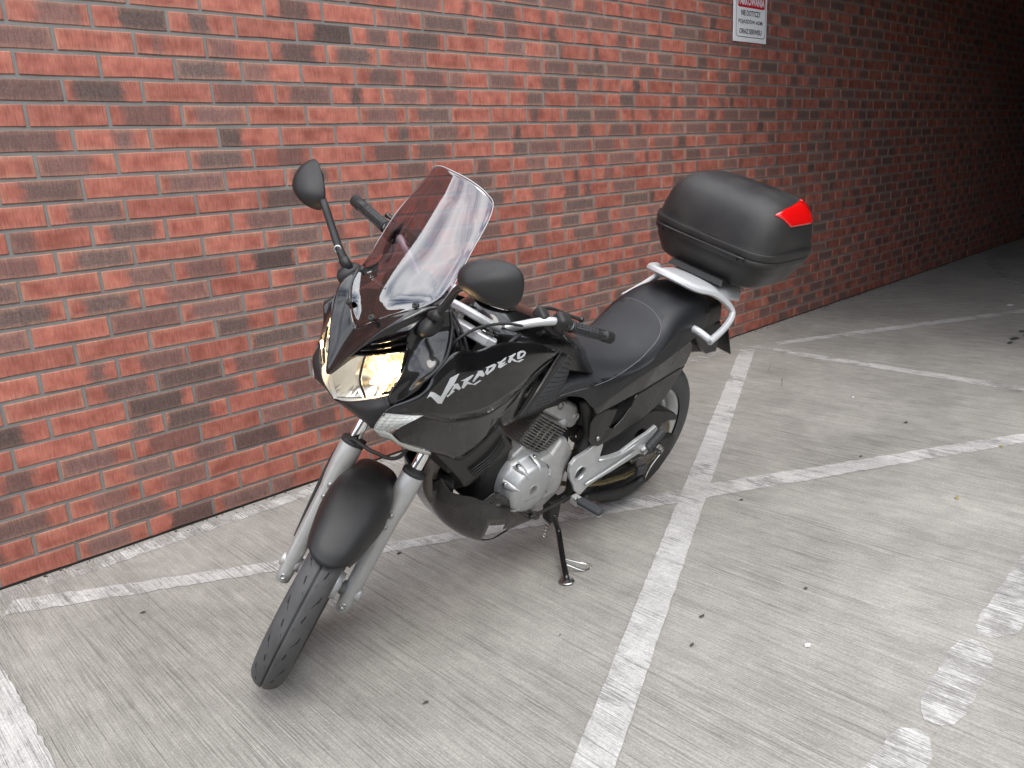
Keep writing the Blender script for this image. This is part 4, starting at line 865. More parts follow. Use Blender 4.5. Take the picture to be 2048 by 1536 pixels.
for k in range(4):
    f = k/3*.028
    pair('shroud_louvre', tube([Vector((1.0330, 0.1700, 0.5940))+Vector((f*.7, .003, f)), Vector((0.9730, 0.1780, 0.6320))+Vector((f*.7, .003, f)), Vector((0.9310, 0.1810, 0.6900))+Vector((f*.7, .002, f))], .0022, 6, 5), 'gloss2')
pair('shroud_vent', lathe([(0, .022), (.003, .02), (.001, .016), (-.01, .012)], (1.0010, 0.1710, 0.6100), (0, 1, 0), 24, cap=True), 'gap')
# knee trims
KT = [[(0.7500, 0.1570, 0.9290), (0.8070, 0.1700, 0.8770), (0.8680, 0.1830, 0.8190), (0.9200, 0.1880, 0.7620)], [(0.7340, 0.1600, 0.9240), (0.7950, 0.1750, 0.8760), (0.8580, 0.1880, 0.8240), (0.9070, 0.1930, 0.7710)], [(0.7110, 0.1570, 0.9120), (0.7740, 0.1720, 0.8690), (0.8370, 0.1860, 0.8230), (0.8860, 0.1910, 0.7740)]]
pair('knee_trim', patch(KT, 4, 5), 'gloss2', solid=.003)
KP = [[(0.7040, 0.1540, 0.9070), (0.7660, 0.1680, 0.8640), (0.8300, 0.1820, 0.8170), (0.8770, 0.1870, 0.7690)], [(0.6880, 0.1520, 0.8960), (0.7320, 0.1670, 0.8530), (0.7760, 0.1780, 0.8100), (0.8200, 0.1810, 0.7670)], [(0.6780, 0.1480, 0.8830), (0.6910, 0.1580, 0.8410), (0.7140, 0.1660, 0.8010), (0.7430, 0.1700, 0.7650)]]
kp = pair('knee_pad', patch(KP, 6, 8), 'tread', solid=.004)
mb = MB(); rr = patch(KP, 8, 16); 
w_ = len(cr(KP[0], 8)); h_ = len(rr[0])//w_
for i in range(2, h_-2, 3):
    for j in range(1, w_-1, 2):
        q = Vector(rr[0][i*w_+j]); mb.add(lathe([(0, .0032), (.0012, .0026), (.0018, 0)], q, (0, 1, .1), 6))
tag(add('pad_dimples', (mb.v, mb.f), 'gloss2', parent=kp[0]), kind='stuff')

# ---- indicators built into the fairing
SG = [[(1.3650, 0.1610, 0.9020), (1.3310, 0.1960, 0.9070), (1.2940, 0.2240, 0.9120)], [(1.3760, 0.1500, 0.8710), (1.3470, 0.1900, 0.8840), (1.3230, 0.2150, 0.8970)], [(1.3780, 0.1430, 0.8500), (1.3560, 0.1650, 0.8470), (1.3430, 0.1920, 0.8700)]]
sgl = pair('indicator', patch(SG, 6, 6), 'lensgrid', solid=.004)
SB = [[(1.3760, 0.1430, 0.8480), (1.3570, 0.1660, 0.8470), (1.3440, 0.1720, 0.8400), (1.3130, 0.1760, 0.8070), (1.2720, 0.1860, 0.7840), (1.2190, 0.1850, 0.7500)], [(1.3570, 0.1440, 0.8200), (1.3320, 0.1640, 0.8110), (1.3120, 0.1700, 0.7940), (1.2790, 0.1760, 0.7730), (1.2440, 0.1780, 0.7510), (1.2110, 0.1780, 0.7350)]]
pair('indicator_base', patch(SB, 4, 3), 'lensgrid', solid=.003)
mb = MB(); g_ = patch(SG, 6, 6); n_ = 13
for i in range(0, 13, 2): mb.add(tube([Vector(g_[0][i*n_+j])+Vector((.0008, .001, .0006)) for j in range(n_)], .0007, 4, 1))
for j in range(0, 13, 2): mb.add(tube([Vector(g_[0][i*n_+j])+Vector((.0008, .001, .0006)) for i in range(13)], .0007, 4, 1))
tag(add('lens_ribs', (mb.v, mb.f), 'silver', parent=sgl[0]), kind='stuff')

# ---- lettering
M['screen_print'] = mat('screen_print', (.16, .15, .16), .5)
for out_l, hole_l in [([(1.2918, 0.2258, 0.9606), (1.2899, 0.226, 0.9646), (1.2879, 0.2261, 0.9686), (1.2858, 0.2259, 0.9723), (1.2836, 0.2258, 0.9761), (1.2795, 0.2278, 0.9752), (1.2751, 0.2296, 0.974), (1.2708, 0.231, 0.9707), (1.2662, 0.232, 0.967), (1.2612, 0.2328, 0.963), (1.2559, 0.2331, 0.9588), (1.253, 0.2332, 0.9636), (1.25, 0.2331, 0.9683), (1.2478, 0.2328, 0.972), (1.2456, 0.2324, 0.9758), (1.2434, 0.2321, 0.9796), (1.2409, 0.2314, 0.9831), (1.2384, 0.2306, 0.9866), (1.2358, 0.2299, 0.9901), (1.2333, 0.2291, 0.9936), (1.2304, 0.2281, 0.9969), (1.2276, 0.227, 1.0001), (1.2221, 0.2267, 1.0011), (1.2166, 0.2264, 1.0021), (1.2109, 0.2259, 1.003), (1.2053, 0.2255, 1.0039), (1.1994, 0.2248, 1.0047), (1.2027, 0.2262, 1.0014), (1.206, 0.2276, 0.9982), (1.2091, 0.2288, 0.9948), (1.212, 0.2297, 0.9911), (1.2148, 0.2306, 0.9875), (1.2177, 0.2315, 0.9839), (1.2209, 0.2321, 0.9809), (1.224, 0.2324, 0.9778), (1.2269, 0.2328, 0.9747), (1.23, 0.2331, 0.9715), (1.2329, 0.2334, 0.9684), (1.2358, 0.2335, 0.9651), (1.2385, 0.2336, 0.9618), (1.2406, 0.2336, 0.9578), (1.2426, 0.2336, 0.9539), (1.2445, 0.2335, 0.9498), (1.2463, 0.2333, 0.9457), (1.2482, 0.2331, 0.9416), (1.25, 0.2329, 0.9374), (1.2563, 0.2327, 0.9395), (1.2625, 0.2324, 0.9415), (1.2671, 0.2322, 0.9465), (1.2714, 0.2318, 0.9513), (1.2756, 0.2313, 0.956), (1.2793, 0.2303, 0.9602), (1.2829, 0.229, 0.9643), (1.2873, 0.2272, 0.9649)], []), ([(1.2386, 0.2337, 0.9556), (1.2345, 0.2337, 0.9576), (1.2304, 0.2337, 0.9596), (1.228, 0.2336, 0.9636), (1.2256, 0.2335, 0.9676), (1.2229, 0.2331, 0.9714), (1.2202, 0.2327, 0.9751), (1.2175, 0.2323, 0.9788), (1.2221, 0.232, 0.9821), (1.2165, 0.2319, 0.9821), (1.2109, 0.2318, 0.9821), (1.2051, 0.2316, 0.9821), (1.2013, 0.2321, 0.9767), (1.1975, 0.2325, 0.9712), (1.1937, 0.2329, 0.9656), (1.2005, 0.2333, 0.9625), (1.2067, 0.2334, 0.967), (1.2124, 0.2331, 0.9711), (1.221, 0.2335, 0.9678), (1.214, 0.2336, 0.9638), (1.2181, 0.2336, 0.9615), (1.2222, 0.2337, 0.9591), (1.2262, 0.2338, 0.9568), (1.2302, 0.2338, 0.9544), (1.2342, 0.2338, 0.952)], []), ([(1.1949, 0.2301, 0.9862), (1.189, 0.2297, 0.9863), (1.183, 0.2292, 0.9863), (1.1771, 0.2285, 0.9871), (1.1711, 0.2277, 0.9879), (1.165, 0.2269, 0.9887), (1.1589, 0.2261, 0.9894), (1.1527, 0.2253, 0.9902), (1.1505, 0.2254, 0.9888), (1.1551, 0.2266, 0.986), (1.1598, 0.2278, 0.9832), (1.1666, 0.229, 0.9811), (1.1732, 0.2301, 0.9788), (1.1654, 0.23, 0.974), (1.1575, 0.2298, 0.9691), (1.1496, 0.2297, 0.9642), (1.144, 0.229, 0.9653), (1.1383, 0.2283, 0.9663), (1.1327, 0.2276, 0.9674), (1.1269, 0.2268, 0.9684), (1.1225, 0.2266, 0.9662), (1.1281, 0.2274, 0.9649), (1.1337, 0.2282, 0.9637), (1.1393, 0.2289, 0.9624), (1.1447, 0.2295, 0.9609), (1.1576, 0.2302, 0.9662), (1.1651, 0.2305, 0.9688), (1.1725, 0.2308, 0.9714), (1.1767, 0.2315, 0.9686), (1.1808, 0.2321, 0.9659), (1.1847, 0.2325, 0.963), (1.1916, 0.2327, 0.9664), (1.1898, 0.2321, 0.9705), (1.188, 0.2316, 0.9746), (1.1863, 0.231, 0.9787), (1.1842, 0.2302, 0.9826)], []), ([(1.1538, 0.229, 0.9732), (1.1508, 0.2282, 0.9775), (1.1473, 0.2272, 0.9805), (1.1438, 0.226, 0.9834), (1.1402, 0.2249, 0.9863), (1.1366, 0.2237, 0.9891), (1.1327, 0.2222, 0.9918), (1.1369, 0.2217, 0.9944), (1.1305, 0.2213, 0.9932), (1.1239, 0.2209, 0.992), (1.1173, 0.2204, 0.9907), (1.1136, 0.2218, 0.9846), (1.1095, 0.2229, 0.9781), (1.1157, 0.2246, 0.9749), (1.124, 0.2249, 0.9781), (1.1298, 0.2248, 0.9814), (1.1358, 0.2262, 0.9791), (1.1416, 0.2274, 0.9766), (1.1459, 0.2282, 0.9735), (1.1502, 0.229, 0.9704)], []), ([(1.1081, 0.2218, 0.9818), (1.1043, 0.2199, 0.9868), (1.0999, 0.2175, 0.9914), (1.1044, 0.2171, 0.994), (1.0975, 0.2161, 0.994), (1.0905, 0.215, 0.994), (1.0835, 0.2139, 0.994), (1.0764, 0.2127, 0.994), (1.0693, 0.2116, 0.994), (1.0623, 0.2119, 0.9905), (1.0661, 0.2136, 0.9876), (1.0698, 0.2152, 0.9847), (1.0733, 0.2166, 0.9817), (1.0789, 0.2178, 0.9803), (1.0844, 0.219, 0.9789), (1.09, 0.2202, 0.9775), (1.0955, 0.2213, 0.9762), (1.101, 0.2225, 0.9748)], [[(1.0939, 0.217, 0.9902), (1.0872, 0.2159, 0.9902), (1.0805, 0.2149, 0.9901), (1.0737, 0.2138, 0.9901), (1.0813, 0.2168, 0.9856), (1.0888, 0.2185, 0.9832), (1.0963, 0.2203, 0.9809), (1.0954, 0.2189, 0.9857)]]), ([(1.0568, 0.214, 0.9819), (1.0536, 0.2111, 0.9891), (1.0585, 0.2097, 0.9948), (1.0452, 0.2083, 0.9932), (1.0393, 0.2069, 0.9944), (1.0332, 0.2055, 0.9957), (1.0271, 0.204, 0.9969), (1.021, 0.2025, 0.9981), (1.0258, 0.2054, 0.9928), (1.0332, 0.2069, 0.992), (1.0404, 0.2084, 0.9911), (1.0421, 0.2097, 0.9885), (1.0344, 0.2086, 0.9884), (1.0266, 0.2074, 0.9883), (1.0295, 0.2089, 0.985), (1.0361, 0.2101, 0.9844), (1.0426, 0.2113, 0.9837), (1.0348, 0.2103, 0.983), (1.027, 0.2092, 0.9823), (1.0191, 0.2082, 0.9816), (1.0264, 0.2096, 0.9807), (1.0336, 0.211, 0.9797), (1.0408, 0.2124, 0.9787), (1.0479, 0.2137, 0.9777)], []), ([(1.0163, 0.2071, 0.9838), (1.0119, 0.2047, 0.989), (1.007, 0.2019, 0.9938), (1.0132, 0.2018, 0.9966), (1.0058, 0.2006, 0.9966), (0.9983, 0.1992, 0.9965), (0.9904, 0.1973, 0.9971), (0.9823, 0.1953, 0.9977), (0.9801, 0.196, 0.9956), (0.9858, 0.1979, 0.9937), (0.9913, 0.1998, 0.9918), (0.9968, 0.2017, 0.9899), (0.99, 0.2021, 0.9851), (0.9829, 0.2024, 0.9802), (0.9756, 0.2024, 0.9751), (0.968, 0.2011, 0.9748), (0.9605, 0.1998, 0.9744), (0.9528, 0.1984, 0.9741), (0.947, 0.1977, 0.972), (0.957, 0.1998, 0.971), (0.9669, 0.2019, 0.9698), (0.9783, 0.2031, 0.9742), (0.9895, 0.2041, 0.9784), (1.0001, 0.2038, 0.9856), (1.0043, 0.2054, 0.9828), (1.0085, 0.2069, 0.98)], []), ([(0.9766, 0.2004, 0.9826), (0.9758, 0.1988, 0.987), (0.9743, 0.1967, 0.9911), (0.9729, 0.1945, 0.9951), (0.9652, 0.1924, 0.9957), (0.9574, 0.1901, 0.9961), (0.949, 0.1893, 0.9939), (0.9406, 0.1885, 0.9916), (0.9349, 0.1903, 0.9854), (0.9436, 0.1947, 0.9798), (0.9525, 0.1967, 0.979), (0.9613, 0.1988, 0.9782), (0.9726, 0.2005, 0.9798)], [[(0.9661, 0.1983, 0.9826), (0.9636, 0.1961, 0.9873), (0.9605, 0.1934, 0.9917), (0.9451, 0.1906, 0.9898), (0.9441, 0.1924, 0.9856), (0.9551, 0.1962, 0.9823)]])]:
    V, F = plate([Vector(p)+Vector((.0, .0012, 0)) for p in out_l], [[Vector(p)+Vector((0, .0012, 0)) for p in h] for h in hole_l], .0014)
    add('lettering', (V, F), 'decal', parent=sideL, smooth=False)
    add('lettering', flipy((V, F)), 'decal', parent=sideR, smooth=False)
def text_on(name, body, p0, p1, h, n, m_, parent, fat=.0, lift=.001):
    cu = bpy.data.curves.new(name, 'FONT'); cu.body = body; cu.size = 1; cu.offset = fat; cu.resolution_u = 2
    to = bpy.data.objects.new(name, cu); COL.objects.link(to); me_ = bpy.data.meshes.new_from_object(to.evaluated_get(bpy.context.evaluated_depsgraph_get())); bpy.data.objects.remove(to)
    xs = [v.co.x for v in me_.vertices]; ys = [v.co.y for v in me_.vertices]; p0, p1 = Vector(p0), Vector(p1); n = Vector(n).normalized(); ex = p1-p0; ey = n.cross(ex).normalized()
    for v in me_.vertices: v.co = p0+ex*((v.co.x-min(xs))/(max(xs)-min(xs)))+ey*(h*(v.co.y-min(ys))/(max(ys)-min(ys)))+n*lift-ANCH
    me_.materials.clear(); me_.materials.append(M[m_]); o = bpy.data.objects.new(name, me_); COL.objects.link(o); o.parent = parent; return o
text_on('lettering', 'Varadero', (1.281, -0.0643, 1.1505), (1.2893, 0.0174, 1.1536), .010, (0.745, -0.197, 0.637), 'screen_print', ws, lift=.002)

# ---- tank
rows = []
for x, zc, w, zl, yl, dp in ((.982, .985, .045, .90, .07, .03), (.976, 1.022, .075, .91, .09, .034), (.958, 1.046, .098, .92, .12, .04), (.925, 1.056, .118, .93, .14, .044), (.86, 1.043, .136, .92, .155, .044), (.78, 1.014, .142, .90, .16, .036), (.70, .978, .138, .86, .16, .03), (.62, .935, .125, .83, .155, .028), (.55, .89, .10, .80, .14, .028), (.52, .85, .08, .79, .12, .028)):
    rows.append([(x, y*s_, z) for s_, (y, z) in [(-1, (yl, zl)), (-1, (w*1.04, (zc*.45+zl*.55))), (-1, (w*.9, zc-dp)), (-1, (w*.5, zc-dp*.24)), (1, (0, zc)), (1, (w*.5, zc-dp*.24)), (1, (w*.9, zc-dp)), (1, (w*1.04, zc*.45+zl*.55)), (1, (yl, zl))]])
add('fuel_tank', patch(rows, 4, 4), 'gloss', out=(0, 0, 1))
cap_ = Vector((.895, 0, 1.054)); cn = Vector((-.28, 0, 1)).normalized()
fc = add('filler_cap', lathe([(-.01, .056), (.003, .0555), (.006, .050), (.012, .047), (.028, .046), (.032, .043), (.033, .036), (.034, 0)], cap_, cn, 48), 'chrome')
add('filler_ring', lathe([(-.006, .064), (.002, .064), (.0045, .060), (.003, .0555)], cap_, cn, 48), 'gloss', parent=fc)

# ---- seat
ST = [(.74, .85, .10, .768, .168), (.68, .87, .112, .765, .168), (.60, .868, .12, .735, .166), (.52, .85, .125, .672, .160), (.43, .826, .132, .688, .157), (.34, .815, .142, .712, .153), (.27, .822, .148, .728, .150), (.21, .858, .150, .742, .148), (.16, .902, .146, .752, .146), (.10, .936, .136, .768, .142), (.03, .953, .130, .786, .136), (-.04, .956, .122, .806, .128), (-.10, .946, .112, .83, .116), (-.135, .918, .10, .85, .095)]
rows = []
for x, zc, w, zl, yl in ST:
    h = [(0, zc), (w*.45, zc-.006), (w*.78, zc-.024), (w*.97, zc-.058), (yl*.99, zc*.5+zl*.5-.012), (yl, zl)]
    rows.append([(x, -y, z) for y, z in reversed(h[1:])]+[(x, y, z) for y, z in h])
sv, sf = patch(rows, 4, 5)
seat = add('seat', (sv, sf), 'seat', out=(0, 0, 1), mats=[M['seat'], M['seat2']], midx=[0]*len(sf))
bm_ = BVHTree.FromPolygons([Vector(v) for v in sv], sf)
def on_seat(x, y):
    q = bm_.ray_cast(Vector((x, y, 1.4)), Vector((0, 0, -1)))[0]; return q
def on_side(x, z):
    q = bm_.ray_cast(Vector((x, .5, z)), Vector((0, -1, 0)))[0]; return q
line = [Vector(p) for p in [(0.151, -0.0881, 0.896), (0.1506, -0.0418, 0.9061), (0.1528, 0.0039, 0.9069), (0.1576, 0.0486, 0.9005), (0.1666, 0.0851, 0.8859), (0.1767, 0.1049, 0.87), (0.1916, 0.1166, 0.8496), (0.2146, 0.1223, 0.8262), (0.2438, 0.1237, 0.8043), (0.2806, 0.1268, 0.7832), (0.3306, 0.1306, 0.7679), (0.3872, 0.1369, 0.7581), (0.4612, 0.1485, 0.7563), (0.5253, 0.1542, 0.7591), (0.6018, 0.1681, 0.7721), (0.6439, 0.1694, 0.7769), (0.6758, 0.1693, 0.7783), (0.7253, 0.1699, 0.7797)]]
add('seat_piping', tube(line, .0014, 6, 4), M['vinyl'], parent=seat)
me = seat.data
AB = sorted((math.atan2(abs(q.y), q.z-.66), q.x) for q in line)      # rider's part: coarser vinyl inside the welt
def welt_x(a):
    if a <= AB[0][0]: return AB[0][1]
    for (a0, x0), (a1, x1) in zip(AB, AB[1:]):
        if a0 <= a <= a1: return x0+(x1-x0)*(a-a0)/max(1e-6, a1-a0)
    return 9
for p in me.polygons:
    c = p.center+ANCH
    if c.x > welt_x(math.atan2(abs(c.y), c.z-.66)): p.material_index = 1

# ---- tail
TP = [(0.5240, 0.1560, 0.6750), (0.4270, 0.1530, 0.6940), (0.3250, 0.1490, 0.7160), (0.1630, 0.1380, 0.7570), (0.0030, 0.1260, 0.7960), (-0.0390, 0.1220, 0.7590), (-0.0480, 0.1200, 0.7260), (-0.0360, 0.1200, 0.6820), (0.1060, 0.1340, 0.6700), (0.2490, 0.1460, 0.6560), (0.3440, 0.1500, 0.6480), (0.4340, 0.1530, 0.6390), (0.4960, 0.1570, 0.6360)]
pair('tail_panel', plate(TP, [], .006), 'gloss', smooth=False, bevel=.004)
TB = [(0.4960, 0.1580, 0.6350), (0.4350, 0.1550, 0.6370), (0.3740, 0.1520, 0.6210), (0.3970, 0.1540, 0.5520), (0.3710, 0.1550, 0.5430), (0.3280, 0.1520, 0.5670), (0.2930, 0.1490, 0.6020), (0.2820, 0.1470, 0.6370), (0.2720, 0.1470, 0.6460), (0.1090, 0.1370, 0.6680), (-0.0320, 0.1220, 0.6780), (-0.0190, 0.1180, 0.6430), (0.0450, 0.1240, 0.5560), (0.1690, 0.1380, 0.5220), (0.3210, 0.1520, 0.5020), (0.4450, 0.1620, 0.4960), (0.4870, 0.1640, 0.5150), (0.5130, 0.1650, 0.5470), (0.5200, 0.1610, 0.6070)]
pair('tail_blade', plate(TB, [], .006), 'gloss2', smooth=False, bevel=.003)
pair('panel_bolt', lathe([(0, .009), (.004, .009), (.006, .006), (.0065, 0)], (0.4640, 0.1630, 0.5360), (0, 1, 0), 14), 'bolt')
# rubbish-proof inner body so that nothing shows through
ib = add('inner_mudguard', hexa([(.50, -.11, .56), (.50, .11, .56), (.0, .09, .66), (.0, -.09, .66), (.50, -.11, .74), (.50, .11, .74), (-.12, .08, .80), (-.12, -.08, .80)]), 'dark', bevel=.01)
add('airbox', hexa([(1.02, -.10, .68), (1.02, .10, .68), (.60, .10, .66), (.60, -.10, .66), (1.0, -.12, .93), (1.0, .12, .93), (.52, .10, .80), (.52, -.10, .80)]), 'dark', bevel=.02)
add('inner_fairing', hexa([(1.30, -.12, .88), (1.30, .12, .88), (1.16, .15, .80), (1.16, -.15, .80), (1.26, -.10, 1.02), (1.26, .10, 1.02), (1.17, .14, 1.03), (1.17, -.14, 1.03)]), 'dark', bevel=.02)
add('radiator', box((1.09, 0, .70), (.05, .26, .2), Matrix.Rotation(R_(12), 3, 'Y')), 'dark', bevel=.006)
# rear lamp, indicators, plate
rm_ = [[(-.06, .085, .83), (-.06, .0, .85)], [(-.16, .085, .80), (-.17, 0, .82)], [(-.27, .085, .745), (-.28, 0, .76)]]
add('rear_mudguard', hexa([(-.02, -.095, .72), (-.02, .095, .72), (-.30, .09, .655), (-.30, -.09, .655), (-.02, -.10, .83), (-.02, .10, .83), (-.27, .085, .80), (-.27, -.085, .80)]), 'matte', bevel=.012)
add('tail_lamp', hexa([(-.28, -.07, .75), (-.28, .07, .75), (-.31, .06, .76), (-.31, -.06, .76), (-.272, -.07, .80), (-.272, .07, .80), (-.30, .055, .80), (-.30, -.055, .80)]), 'red', bevel=.01)
RI = [(-0.0310, 0.1180, 0.8080), (-0.0840, 0.1180, 0.8090), (-0.1780, 0.1180, 0.7610), (-0.2370, 0.1180, 0.6910), (-0.1730, 0.1180, 0.6910), (-0.0900, 0.1180, 0.7460)]
pair('rear_indicator', plate(RI, [], .055), 'gloss2', smooth=False, bevel=.006)
add('tail_cowl', hexa([(-.05, -.118, .79), (-.05, .118, .79), (-.27, .085, .80), (-.27, -.085, .80), (-.05, -.112, .905), (-.05, .112, .905), (-.25, .075, .885), (-.25, -.075, .885)]), 'matte', bevel=.02)
pl_ = add('number_plate', hexa([(-.415, -.09, .622), (-.415, .09, .622), (-.42, .09, .622), (-.42, -.09, .622), (-.325, -.09, .757), (-.325, .09, .757), (-.33, .09, .757), (-.33, -.09, .757)]), 'gloss2', bevel=.001)

# ---- grab rail and carrier
RAIL = [(.075, 0, 1.012), (.062, .06, 1.006), (.02, .105, .990), (-.045, .13, .976), (-.105, .152, .945), (-.145, .172, .908), (-.128, .188, .88), (-.07, .199, .85), (.004, .205, .824)]
fr_ = [(p[0], -p[1], p[2]) for p in reversed(RAIL[1:])]+RAIL
rail = add('grab_rail', tube(fr_, lambda t: .0135, 6, 4, flat=1.25), 'rack', smooth=False, bevel=.003)
for sy in (1, -1):
    add('rail_bracket', tube([(-.004, .203*sy, .828), (.012, .16*sy, .845), (.012, .12*sy, .845)], .014, 8, 3), 'rack', parent=rail)
CP = [[(.05, 0, 1.004), (.045, .06, .999), (.0, .10, .984), (-.06, .125, .965)], [(-.06, 0, .985), (-.07, .06, .982), (-.09, .105, .972), (-.12, .142, .94)], [(-.2, 0, .972), (-.2, .06, .97), (-.2, .11, .958), (-.2, .14, .925)], [(-.30, 0, .955), (-.30, .06, .953), (-.29, .105, .940), (-.275, .125, .90)]]
add('carrier_plate', patch(sym(CP), 4, 4), 'rack', out=(0, 0, 1), solid=.008, parent=rail)

# ---- engine
def cyl(c, axis, prof, seg=40): return lathe(prof, c, axis, seg)
cv = Vector((0.7460, 0.1650, 0.4290)); ax_ = Vector((0, 1, 0))
mb = MB().add(cyl(cv, ax_, [(-.10, .105), (-.055, .104), (-.05, .1), (-.045, .097), (-.012, .088), (-.004, .084), (0, .076), (.001, .03), (.001, 0)], 56))
cover = add('generator_cover', (mb.v, mb.f), 'cover')
add('cover_plug', cyl(cv+Vector((-.0, 0, 0)), ax_, [(0, .0215), (.0015, .0215), (.0025, .019), (.001, .0165), (.001, 0)], 28), 'cast', parent=cover)
for a in (100, 150, 205, 255, 310, 20, 60):
    d = Vector((math.cos(R_(a)), 0, math.sin(R_(a))))
    rows = [[cv+d*r+Vector((0, y, 0))+d.cross(ax_)*(w*s_) for s_ in (-1, -.6, 0, .6, 1)] for r, y, w in ((.106, -.05, .013), (.098, -.03, .012), (.090, -.012, .009), (.072, .0006, .002))]
    for r in rows:
        for i in (1, 2, 3): r[i] = r[i]+Vector((0, .004 if i != 2 else .006, 0))+d*.002
    add('cover_lug', grid(rows), 'cover', out=(0, 1, 0), parent=cover)
    add('cover_bolt', cyl(cv+d*.1+Vector((0, -.042, 0)), Vector((0, 1, 0))+d*.25, [(0, .0085), (.012, .0085), (.013, .006), (.009, .0055), (.009, 0)], 12), 'steel', parent=cover)
text_on('lettering', 'HONDA', (0.7770, 0.1650, 0.3900), (0.7130, 0.1650, 0.3940), .0075, (0, 1, 0), 'steel', cover, fat=.01)
# crankcase behind the cover
cc = [(0.7570, 0.1000, 0.5650), (0.6770, 0.1000, 0.5120), (0.6310, 0.1000, 0.5140), (0.5690, 0.0950, 0.5430), (0.5200, 0.1000, 0.4830), (0.4920, 0.1000, 0.4490), (0.5230, 0.1100, 0.3700), (0.5290, 0.1100, 0.3030), (0.6050, 0.1100, 0.2610), (0.6910, 0.1000, 0.2570), (0.7810, 0.1000, 0.3580), (0.8080, 0.1000, 0.4600), (0.8030, 0.1000, 0.5360)]
CCV = plate(cc, [], .2); add('crankcase', CCV, 'cast', smooth=False, bevel=.012, bseg=3)
sp = [(0.7030, 0.1350, 0.5100), (0.6440, 0.1300, 0.5130), (0.5980, 0.1200, 0.5480), (0.5700, 0.1200, 0.5430), (0.5280, 0.1250, 0.4830), (0.5700, 0.1400, 0.4370), (0.5730, 0.1450, 0.3950), (0.5810, 0.1420, 0.3470), (0.6610, 0.1420, 0.3360), (0.6710, 0.1460, 0.3980), (0.6700, 0.1460, 0.4380), (0.6900, 0.1400, 0.4820)]
add('sprocket_cover', plate(sp, [], .09), 'cast', smooth=False, bevel=.012, bseg=4, bang=50)
# finned cylinder leaning back, head on top
c0, c1 = Vector((0.7040, 0.0900, 0.5230)), Vector((0.6380, 0.1000, 0.6210))
ca = (c1-c0).normalized(); cx = ca.cross(Vector((0, 1, 0))).normalized()
mid_y = .03
def cpt(t, u, y): return c0+(c1-c0)*t+cx*u+Vector((0, y-.085, 0))
mb = MB(); mb.add(grid([[cpt(t, u, y) for u, y in ((-.062, -.03), (-.062, .075), (.062, .075), (.062, -.03))] for t in (-.2, 1.1)], closed=True, cap=True))
cyb = add('cylinder', (mb.v, mb.f), 'fin', smooth=False, bevel=.02, bseg=4)
NF = 13
for k in range(NF):
    t = .0+1.0*k/(NF-1); w = .068+.020*t; yy = .096+.006*t
    ring = []
    for dt in (-.010, .010):
        r = []
        for (u, y) in ((-w, -.04), (-w, yy-.016), (-w+.016, yy), (w-.016, yy), (w, yy-.016), (w, -.04)): r.append(cpt(t+dt, u, y))
        ring.append(r)
    add('cooling_fin', grid(ring, closed=True, cap=True), 'fin', parent=cyb, smooth=False, bevel=.0008, bseg=1)
for u in (-.035, .0, .035):
    add('stud', tube([cpt(.02, u, .085), cpt(.98, u, .088)], .0055, 8, 1), 'fin', parent=cyb)
hd = [(0.7040, 0.1000, 0.6730), (0.6930, 0.1000, 0.7000), (0.6580, 0.1000, 0.7030), (0.5770, 0.1000, 0.6780), (0.5290, 0.1000, 0.6490), (0.5010, 0.1000, 0.6050), (0.5110, 0.1000, 0.5720), (0.5410, 0.1000, 0.5580), (0.5810, 0.1000, 0.5940), (0.6470, 0.1000, 0.6370)]
head = add('cylinder_head', plate(hd, [], .15), 'cast', smooth=False, bevel=.018, bseg=4, bang=50)
for q in ((0.6160, 0.1000, 0.6760), (0.5310, 0.1000, 0.6060), (0.5800, 0.1000, 0.5970)):
    add('head_bolt', cyl(Vector(q), ax_, [(-.002, .0165), (.004, .0165), (.0045, .0135), (.001, .0125), (.001, .008), (.004, .0075), (.004, 0)], 20), 'cast' if q[0] < .6 else 'bolt', parent=head)
add('cam_sprocket_boss', cyl(Vector((0.5800, 0.0980, 0.5960)), ax_, [(-.02, .022), (.006, .018), (.007, 0)], 20), 'cast', parent=head)
# frame tube behind the head and carburettor boots
add('frame_tube', tube([(0.5320, 0.1200, 0.6840), (0.4990, 0.1250, 0.6090), (0.4790, 0.1280, 0.5340), (0.4970, 0.1300, 0.4690), (0.5010, 0.1250, 0.3830), (0.4890, 0.1200, 0.2870), (0.5160, 0.1100, 0.2580)], .0175, 14, 6), 'dark')
add('frame_tube', flipy(tube([(0.5320, 0.1200, 0.6840), (0.4990, 0.1250, 0.6090), (0.4790, 0.1280, 0.5340), (0.4970, 0.1300, 0.4690), (0.5010, 0.1250, 0.3830), (0.4890, 0.1200, 0.2870), (0.5160, 0.1100, 0.2580)], .0175, 14, 6)), 'dark')
add('carburettor', box((.50, .02, .60), (.1, .12, .09)), 'dark', bevel=.015)
for k in range(4):
    add('intake_boot', cyl(Vector((0.4880, 0.0850, 0.5150))+Vector((-.01*k, 0, -.004*k)), (-1, 0, -.35), [(0, .026), (.003, .03), (.007, .026)], 20), 'rubber')
add('engine_block', hexa([(.92, -.12, .36), (.92, .10, .36), (.50, .10, .36), (.50, -.12, .36), (.90, -.12, .56), (.90, .08, .56), (.50, .08, .56), (.50, -.12, .56)]), 'dark', bevel=.03)
add('front_cylinder', hexa([(1.02, -.07, .46), (1.02, .07, .46), (.88, .07, .44), (.88, -.07, .44), (1.06, -.07, .66), (1.06, .07, .66), (.92, .07, .68), (.92, -.07, .68)]), 'dark', bevel=.02)
